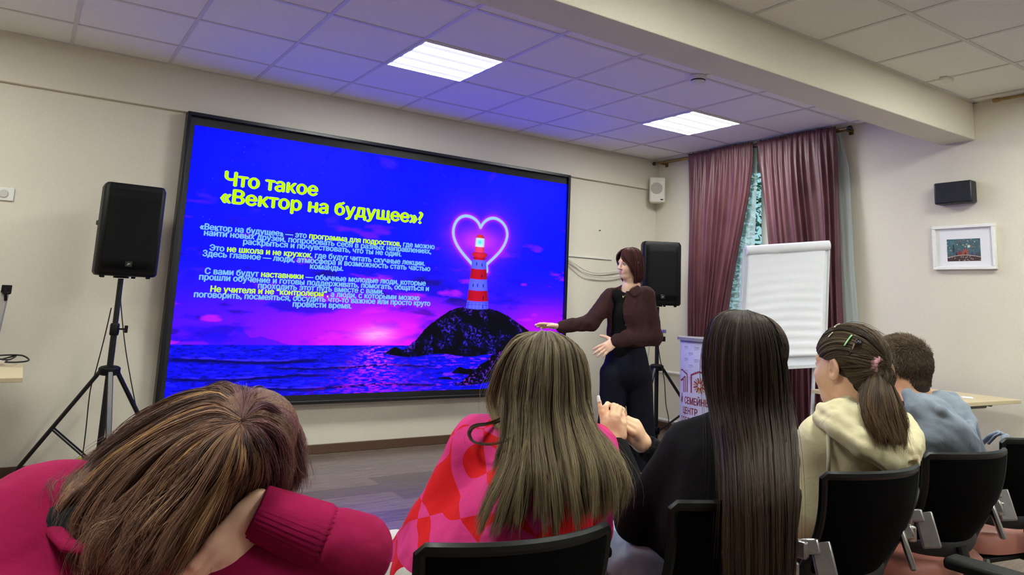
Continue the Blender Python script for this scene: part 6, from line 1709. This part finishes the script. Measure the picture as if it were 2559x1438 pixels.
# ---------------------------------------------------------------- girl resting her head, magenta sweatshirt
def girl_magenta():
    t = thing('person', 'girl in a magenta sweatshirt resting her tousled brown head on her arm', 'person', (.18, 1.30, 0))
    hc = at(592, 1122, 1.35); f_ = CW * .80 - CU * .45 + CR * .25; R = frame(f_, CR * .62 + CU * .65 - CW * .10); s = 1.0
    nb = at(330, 1300, 1.33); sp = at(130, 1370, 1.30); lw = at(20, 1560, 1.30); pv = np.array([.10, 1.18, .50])
    shL, shR = at(40, 1330, 1.34), at(330, 1500, 1.22)
    elR, wrR = at(892, 1380, 1.28), at(636, 1276, 1.255)
    elL, wrL = at(60, 1640, 1.5), at(450, 1560, 1.50)
    f0 = head_field(hc, R, s)
    hL, hR = pv + [-.09, 0, 0], pv + [.09, 0, 0]; kL, kR = np.array([.06, 1.62, .475]), np.array([.30, 1.62, .475]); aL, aR = np.array([.06, 1.62, .08]), np.array([.30, 1.62, .08])
    def body(P):
        d = smin(f0(P), s_cap(P, hc + R @ np.array([0, -.03, -.06]), nb, .052, .056), .04)
        d = smin(d, s_chain(P, [nb, sp, lw, pv], [.06, .09, .10, .11], .04), .04)
        for a in ((shL, elL, wrL), (shR, elR, wrR)): d = smin(d, s_chain(P, a, [.040, .036, .025], .015), .04)
        for a in ((hL, kL, aL), (hR, kR, aR)): d = smin(d, s_chain(P, a, [.07, .048, .038], .015), .04)
        return d
    lo, hi = box_of([hc + [0, 0, .15], wrL, wrR, elR, pv, kL, kR, aL, aR, shL, shR, hc - [.12, .12, 0]], .12)
    neck = lambda P: s_cap(P, hc + R @ np.array([0, -.03, -.06]), nb, .054, .058)
    fw = at(552, 1386, 1.215) - at(636, 1270, 1.255)
    f1, l1, h1, tp1, _ = hand_pieces(wrR, fw, -CR * .75 - CU * .25 + CW * .55, [(.15, .35, .3, .02), (.15, .35, .3, 0), (.12, .32, .3, -.01), (.10, .25, .25, -.02)], (.4, .3), 1, 1.04)
    f2, l2, h2, tp2, _ = hand_pieces(wrL, wrL - elL, (0, .2, -1), [(.3, .3, .2, .03), (.3, .35, .2, 0), (.35, .35, .2, -.03), (.4, .35, .25, -.06)], (.7, .3), 1, .95)
    grow([(carve(body), lo, hi, .0105), (f1, l1, h1, .0024), (f2, l2, h2, .004)], 'body', skin_a, t, 1)
    m = cloth_mat('magenta_sweat', (152, 18, 74), (134, 12, 62), .9, .5, 620, .07, .13)
    cf = wrR + (elR - wrR) * .02
    def top(P):
        d = s_chain(P, [at(210, 1330, 1.31), sp, lw, pv + [0, 0, .05]], [.090, .128, .150, .16], .06)
        d = smin(d, s_chain(P, [shL, at(150, 1300, 1.33), at(330, 1380, 1.28), shR], [.075, .075, .075, .085], .03), .06)
        d = smin(d, s_chain(P, [shR, at(600, 1446, 1.26), at(880, 1412, 1.29)], [.075, .060, .052], .03), .03)
        d = smin(d, s_chain(P, [elR, wrR + (elR - wrR) * .80], [.060, .055], .03), .010)
        d = smin(d, s_chain(P, [shL, elL, wrL], [.078, .07, .045], .03), .05)
        d = d + fold_noise(P, .013, 9, 6.6, CR * .6 + CU * .5, 3) + fold_noise(P, .006, 22, 16.6, CR * .3 + CU * .8, 4)
        d = smax(d, -s_ell(P, at(250, 1292, 1.22), (.075, .085, .060), np.stack([CR, CW, CU], 1)), .015)      # neck opening
        return d
    lo, hi = box_of([sp, lw, pv, shL, shR, elR, elL, wrL, wrR], .17)
    grow([(carve(top), lo, hi, .009)], 'sweatshirt', m, t, 1)
    # ribbed cuff and collar
    def ribbed(name, path, rad, n, ribs, depth, flat=1.0):
        P = [Vector(p) for p in path]; ax = (P[-1] - P[0]).normalized(); u = ax.orthogonal().normalized(); w = ax.cross(u); rows = []
        for p, r_ in zip(P, rad): rows.append([p + (u * math.cos(a) + w * math.sin(a)) * (r_ + depth * (1 if (k % 2) else -1)) for k, a in enumerate(np.linspace(0, 2 * PI, 2 * ribs + 1))])
        return MB().grid(rows).build(name, m, t, smooth=180, solid=.004)
    pc = [cf + (elR - wrR) * k for k in (0.0, .02, .20, .40, .60, .66)]
    ribbed('cuff', pc, [.038, .0405, .0440, .0480, .0520, .048], 0, 34, .0030)
    cl = gd((205, 1232, 1.335), (195, 1205, 1.36), (160, 1192, 1.37), (125, 1200, 1.36), (105, 1225, 1.33)); 
    ringc = gd((248, 1212, 1.36), (215, 1198, 1.37), (175, 1192, 1.365), (140, 1200, 1.35), (120, 1230, 1.31), (118, 1275, 1.26), (135, 1325, 1.21), (170, 1365, 1.18), (230, 1375, 1.17))
    MB().tube(ringc, .014, 10, flat=.6).build('collar', m, t, smooth=180)
    def tank(P):
        d = s_chain(P, [at(235, 1285, 1.32), at(170, 1330, 1.29)], [.075, .10], .03)
        return smax(d, -s_cap(P, nb + CU * .02, hc, .058, .07), .006)
    grow([(tank, *box_of(gd((235, 1285, 1.32), (170, 1330, 1.29)), .12), .008)], 'vest', cloth_mat('charcoal_cotton', (30, 34, 38), (24, 27, 31)), t, 1)
    f, lo, hi = legs_field(hL, hR, kL, kR, aL, aR)
    grow([(carve(f), lo, hi, .013)], 'trousers', MATS['dark_cotton'], t)
    for a in (aL, aR): shoe(a * [1, 1, 0], (0, 1), MATS['white_paint'], t)
    W = (604, 1056)
    G = [gd((604, 1050, 1.26), (588, 985, 1.32), (540, 962, 1.38), (470, 985, 1.44), (390, 1035, 1.46), (310, 1100, 1.46), (250, 1165, 1.44)),
         gd((606, 1050, 1.25), (622, 990, 1.30), (650, 992, 1.38), (690, 1030, 1.42), (716, 1080, 1.44), (734, 1135, 1.43), (732, 1185, 1.41), (722, 1225, 1.39)),
         gd((608, 1052, 1.25), (650, 1020, 1.28), (690, 1050, 1.33), (714, 1100, 1.36), (726, 1150, 1.37), (724, 1195, 1.37), (708, 1232, 1.36)),
         gd((609, 1056, 1.25), (648, 1060, 1.25), (680, 1100, 1.28), (694, 1145, 1.30), (694, 1190, 1.31), (672, 1228, 1.31)),
         gd((608, 1060, 1.25), (636, 1085, 1.23), (655, 1130, 1.24), (656, 1172, 1.28), (634, 1210, 1.32), (598, 1244, 1.33)),
         gd((606, 1063, 1.25), (620, 1100, 1.22), (626, 1150, 1.22), (606, 1205, 1.25), (566, 1262, 1.28), (532, 1314, 1.28), (502, 1362, 1.26)),
         gd((603, 1064, 1.25), (602, 1110, 1.22), (592, 1170, 1.20), (560, 1230, 1.22), (512, 1295, 1.23), (470, 1360, 1.22), (436, 1415, 1.20)),
         gd((600, 1064, 1.25), (582, 1112, 1.21), (556, 1175, 1.19), (516, 1245, 1.18), (470, 1315, 1.16), (425, 1380, 1.14), (395, 1428, 1.13)),
         gd((598, 1062, 1.25), (556, 1105, 1.22), (510, 1170, 1.19), (456, 1245, 1.17), (406, 1320, 1.15), (362, 1390, 1.13), (335, 1440, 1.12)),
         gd((596, 1060, 1.25), (535, 1090, 1.23), (470, 1155, 1.20), (404, 1230, 1.18), (346, 1310, 1.16), (305, 1380, 1.14), (285, 1435, 1.13)),
         gd((596, 1057, 1.25), (525, 1068, 1.24), (444, 1125, 1.22), (366, 1200, 1.20), (300, 1280, 1.18), (258, 1350, 1.16), (240, 1418, 1.15)),
         gd((597, 1054, 1.25), (528, 1042, 1.26), (436, 1085, 1.26), (346, 1155, 1.24), (270, 1232, 1.22), (224, 1310, 1.20), (212, 1372, 1.19), (235, 1420, 1.18)),
         gd((599, 1052, 1.26), (540, 1008, 1.30), (448, 1035, 1.33), (350, 1100, 1.33), (264, 1175, 1.31), (205, 1240, 1.29), (182, 1295, 1.27), (196, 1345, 1.25)),
         gd((601, 1051, 1.26), (556, 980, 1.34), (470, 996, 1.40), (372, 1052, 1.42), (284, 1120, 1.42), (222, 1180, 1.40), (178, 1235, 1.38), (172, 1285, 1.36))]
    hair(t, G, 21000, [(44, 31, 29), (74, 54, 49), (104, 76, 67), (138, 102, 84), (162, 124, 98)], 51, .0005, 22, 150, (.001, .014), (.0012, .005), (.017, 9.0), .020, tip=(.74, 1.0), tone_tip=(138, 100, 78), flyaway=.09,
         streaks=((9, 13, .22, (206, 160, 108)), (5, 9, .12, (176, 134, 92)), (0, 4, .5, (112, 70, 82))), extra=scalp(hc, R, s, .003), clear=(f0, neck, (top,)), rough_pull=.8)
    hair(t, G[5:], 2600, [(74, 54, 49), (120, 88, 74), (176, 136, 104)], 52, .0006, 24, 60, (.001, .018), (.001, .004), (.020, 12.0), .020, name='loose_locks', tip=(.6, 1.0), flyaway=.10, sheet=False, clear=(f0, neck, (top,)), rough_pull=.95)

# ---------------------------------------------------------------- presenter standing by the screen
def presenter():
    D = 5.2
    ft = at(1588, 1192, D); ft[2] = 0
    t = thing('person', 'standing young woman with a dark red bob in a brown shirt pointing at the screen', 'person', (ft[0], ft[1], 0))
    hc = at(1573, 660, D); s = .90
    fh = -CR * .84 - CW * .52; R = frame(fh + np.array([0, 0, -.02]), CU * .99 - CR * .06)
    bf = -CR * .62 - CW * .78; bf[2] = 0; bf /= np.linalg.norm(bf); br_ = np.array([-bf[1], bf[0], 0]) * -1     # her right-hand side, towards the screen
    if br_ @ CR > 0: br_ = -br_
    nb = at(1573, 718, D); chs = at(1567, 780, D); ws = at(1563, 868, D); pv = at(1566, 915, D)
    shR, shL = at(1528, 742, D - .02), at(1612, 738, D + .03)
    elR, wrR = at(1478, 806, D - .05), at(1402, 818, D - .06)
    elL, wrL = at(1632, 838, D - .02), at(1540, 853, D - .22)
    hR, hL = at(1534, 935, D - .01), at(1594, 935, D + .01); kR, kL = at(1528, 1060, D - .02), at(1601, 1060, D); aR, aL = at(1526, 1178, D - .02), at(1608, 1175, D - .02)
    f0 = head_field(hc, R, s)
    def body(P):
        d = s_chain(P, [nb, chs, ws, pv], [.048, .095, .090, .11], .04)
        d = smin(d, s_cap(P, nb, hc + R @ np.array([0, -.02, -.05]), .044, .046), .03)
        for a in ((shR, elR, wrR), (shL, elL, wrL)): d = smin(d, s_chain(P, a, [.040, .033, .023], .015), .04)
        for a in ((hR, kR, aR), (hL, kL, aL)): d = smin(d, s_chain(P, a, [.075, .050, .038], .015), .04)
        return d
    lo, hi = box_of([nb, wrR, wrL, elL, pv, aR, aL, shL, shR], .12)
    pcs = [(lambda P: smin(f0(P), body(P), .03), *box_of([hc, nb], .17), .0042), (carve(body), lo, hi, .0105)]
    f, l, h, tp, _ = hand_pieces(wrR, -CR * .97 + CU * .10 + CW * .1, -CW * .5 - CU * .8, [(.05, .15, .1, .10), (.05, .12, .1, .03), (.08, .15, .1, -.04), (.1, .2, .1, -.12)], (.75, .15), 1, .98); pcs.append((f, l, h, .0028))
    f, l, h, tp2, _ = hand_pieces(wrL, -CR * .85 - CU * .50 - CW * .1, -CW * .25 - CR * .2 - CU * .6 + CW * .9, [(.12, .2, .15, .18), (.12, .2, .15, .06), (.15, .22, .15, -.06), (.2, .25, .15, -.18)], (1.15, .2), -1, .98); pcs.append((f, l, h, .0028))
    grow(pcs, 'body', skin_a, t, 1)
    for sx in (-1, 1):
        eye(t, hc, R, s, sx, (72, 60, 50))
        L = lambda p: np.array(hc) + R @ (s * np.array(p))
        MB().tube([L((sx * .014, .0885, .026)), L((sx * .030, .0860, .031)), L((sx * .046, .0745, .027))], [.0022, .0026, .0014], 6).build('eyebrow', mat('brow_brown', (58, 36, 34), .8), t, smooth=180)
        MB().tube([L((sx * .020, .0880, .011)), L((sx * .031, .0895, .0145)), L((sx * .044, .0815, .010))], [.0010, .0016, .0012], 6).build('eyelashes', mat('lash_black', (18, 14, 14), .7), t, smooth=180)
    lp = MB(); L = lambda p: np.array(hc) + R @ (s * np.array(p))
    lp.tube([L((-.018, .0875, -.0605)), L((-.006, .0970, -.0560)), L((0, .0975, -.0572)), L((.006, .0970, -.0560)), L((.018, .0875, -.0605))], [.0012, .0030, .0028, .0030, .0012], 8)
    lp.tube([L((-.017, .0875, -.0640)), L((0, .0970, -.0685)), L((.017, .0875, -.0640))], [.0012, .0038, .0012], 8)
    lp.build('lips', mat('lip_rose', (176, 84, 84), .4, var=.05), t, smooth=180)
    # trousers, wide legged
    def tr(P):
        d = flatten_f(P, [at(1566, 868, D), pv], [.140, .170], bf, .72)
        for a in ((hR, kR, aR + [0, 0, .03]), (hL, kL, aL + [0, 0, .03])): d = smin(d, s_chain(P, a, [.100, .092, .098], .02), .012)
        d = d + fold_noise(P, .012, 9, 2.9, (0, 0, 1), 4)
        return smax(d, s_half(P, at(1566, 862, D), (0, 0, 1)), .006)
    lo, hi = box_of([pv, hR, hL, aR, aL, at(1566, 868, D)], .2)
    grow([(tr, lo, hi, .0105)], 'trousers', cloth_mat('black_denim', (18, 20, 34), (12, 14, 25), .85, .15, 700, .07, .13), t, 1)
    for a in (aR, aL): shoe(a * [1, 1, 0] + bf * .06, bf, MATS['white_paint'], t)
    def tee(P):
        d = s_chain(P, [nb + (chs - nb) * .35, chs, ws], [.06, .122, .118], .03)
        d = smin(d, s_chain(P, [shR, nb + (chs - nb) * .4, shL], [.050, .058, .050], .03), .04)
        return smax(d, -s_cap(P, nb + bf * .03 + [0, 0, .01], hc, .058, .05), .006)
    grow([(tee, *box_of([nb, chs, ws], .15), .008)], 'black_top', cloth_mat('black_tee', (12, 12, 15), (9, 9, 11)), t, 1)
    br = cloth_mat('brown_linen', (64, 40, 40), (52, 32, 33), .9, .3, 800, .07, .13)
    def jacket(P):
        d = s_chain(P, [nb + (chs - nb) * .3, chs, at(1570, 835, D)], [.078, .136, .150], .04)
        d = smin(d, s_chain(P, [shR, nb + (chs - nb) * .35, shL], [.052, .060, .054], .03), .05)
        d = smin(d, s_chain(P, [shR, elR, wrR + (elR - wrR) * .02], [.060, .054, .040], .02), .03)
        d = smin(d, s_chain(P, [shL, elL, wrL + (elL - wrL) * .02], [.062, .060, .044], .02), .03)
        d = smin(d, s_cap(P, at(1610, 790, D + .03), at(1622, 852, D), .075, .07), .04)
        d = d + fold_noise(P, .017, 11, 9.1, (.3, .2, .8), 3) + fold_noise(P, .009, 25, 19.1, (.5, .2, .6), 4)
        # open front: a wedge along her middle, clear of the arms
        c0 = at(1568, 790, D) + bf * .15
        wx = np.abs((P - V3(c0)) @ V3(br_) - .004) - (.040 + .16 * np.clip(c0[2] - P[:, 2] + .06, 0, .2)); wy = -((P - V3(c0)) @ V3(bf) + .085)
        arm = s_chain(P, [elL, wrL], [.075, .06], .01)
        wedge = np.maximum(np.maximum(wx, wy), np.maximum(s_half(P, nb + [0, 0, -.005], (0, 0, 1)), -arm + .004))
        d = smax(d, -wedge, .008)
        d = smax(d, -s_cap(P, nb + bf * .02 + [0, 0, .0], hc, .060, .05), .006)
        lowz = s_half(P, at(1566, 862, D), (0, 0, -1)); return smax(d, np.minimum(lowz, arm), .006)
    lo, hi = box_of([nb, chs, ws, shR, shL, elR, elL, wrR, wrL, at(1630, 860, D)], .18)
    grow([(jacket, lo, hi, .0075)], 'overshirt', br, t, 1)
    for sg in (-1, 1):
        q = MB(); c_ = nb + br_ * (.045 * sg) + bf * .05 + np.array([0, 0, -.012])
        o = np.array([0, 0, 1.]); a0 = nb + br_ * .062 * sg - bf * .01 + o * .022; a1 = nb + br_ * .030 * sg + bf * .072 - o * .020
        b1 = a1 + br_ * .055 * sg - o * .058 + bf * .018; b0 = a0 + br_ * .045 * sg - o * .045
        q.grid([[a0, (a0 + a1) / 2 + br_ * .012 * sg, a1], [(a0 + b0) / 2 + bf * .008 + o * .004, (a0 + a1 + b0 + b1) / 4 + br_ * .016 * sg + bf * .01, (a1 + b1) / 2 + bf * .008], [b0, (b0 + b1) / 2 + br_ * .010 * sg, b1]])
        q.build('shirt_collar', br, t, smooth=180, solid=.006, subsurf=1)
    for k in range(3):
        p = chs + bf * .150 - br_ * .075 + np.array([0, 0, .05 - .07 * k]); MB().lathe([(.0, 0), (.006, 0), (.006, .002), (.0, .003)], p, 10, tuple(bf)).build('button', mat('brown_button', (40, 26, 26), .3), t)
    nk = [nb + .056 * (math.cos(a) * br_ + math.sin(a) * bf) + np.array([0, 0, .012 - .03 * max(0, math.sin(a))]) for a in np.linspace(-.6, PI + .6, 18)]
    low_ = nb + bf * .085 + np.array([0, 0, -.075])
    nk = [nb + br_ * .052 + bf * .01 + [0, 0, .02], nb + br_ * .040 + bf * .056 - [0, 0, .018], low_, nb - br_ * .040 + bf * .056 - [0, 0, .018], nb - br_ * .052 + bf * .01 + [0, 0, .02]]
    n_ = MB().tube(nk, .0014, 6).build('necklace', mat('gold_chain', (206, 180, 120), .25, metal=1.0), t, smooth=180)
    MB().lathe([(.0, -.008), (.006, 0), (.0, .008)], low_ + bf * .003, 10).build('pendant', MATS['gold_chain'], t, smooth=180)
    # the bob: falls from a middle parting, curls in at the jaw; fringe swept to both sides
    def dome(phi, zend, rr, curl, x0=0.0):
        q = []; c, s_ = math.sin(phi), -math.cos(phi)          # phi 0 = straight back, + = towards her left ... local x, y
        for z, r_ in ((.128, .012), (.122, .045), (.098, .078), (.055, .094), (.0, .097), (-.05, .095 + rr), (-.10, .092 + rr), (zend, .086 + rr - curl)):
            k = .80 + .20 * abs(s_) ; q.append(np.array(hc) + R @ (s * np.array([c * r_ * .90 + x0 * (1 if z > .1 else 0), s_ * r_ * 1.12 - .012, z])))
        return q
    G = [dome(math.radians(a), -.150, .004, .018) for a in (-106, -92, -76, -54, -28, 0, 28, 54, 76, 92, 106)]
    bl = lambda p: np.array(hc) + R @ (s * np.array(p))
    bang = lambda sx: [bl((sx * .004, .02, .128)), bl((sx * .020, .062, .118)), bl((sx * .042, .092, .082)), bl((sx * .062, .082, .045)), bl((sx * .077, .048, .0)), bl((sx * .084, .026, -.05)), bl((sx * .084, .016, -.10)), bl((sx * .076, .014, -.140))]
    bang2 = lambda sx: [bl((sx * .002, .035, .128)), bl((sx * .008, .075, .112)), bl((sx * .020, .100, .078)), bl((sx * .036, .103, .050)), bl((sx * .050, .096, .036)), bl((sx * .064, .080, .022)), bl((sx * .074, .060, .004)), bl((sx * .079, .046, -.018))]
    G = [bang2(-1), bang(-1)] + G + [bang(1), bang2(1)]
    hair(t, G, 7000, [(44, 22, 23), (66, 34, 34), (90, 48, 46), (112, 64, 58)], 61, .0010, 14, 70, (.001, .004), (.001, .002), (.002, 5), .008, inward=-CW * 0.0 - R[:, 2] * .3, tip=(.92, 1.0), flyaway=.02, sheet=False, extra=scalp(hc, R, s, .003), clear=(skull_field(hc, R, s, .004),))
def draped():
    P = gd((2452, 1112, 2.86), (2472, 1092, 2.83), (2496, 1082, 2.80), (2512, 1088, 2.78)); Q = gd((2470, 1110, 2.80), (2488, 1090, 2.78), (2504, 1083, 2.76), (2514, 1092, 2.75))
    o = MB().tube(P, [.012, .016, .018, .014], 10, flat=.5).tube(Q, [.008, .010, .011, .010], 10, flat=.5).tube(gd((2512, 1088, 2.80), (2514, 1092, 2.74), (2508, 1120, 2.72)), [.014, .016, .012], 10, flat=.5).build('hoodie', MATS['grey_fleece'], None, smooth=180)
    tag(o, 'bit of grey hoodie draped over the chair at the right edge', 'clothing')
girl_pink(); girl_long(); girl_pony(); boy(); girl_magenta(); presenter(); draped()
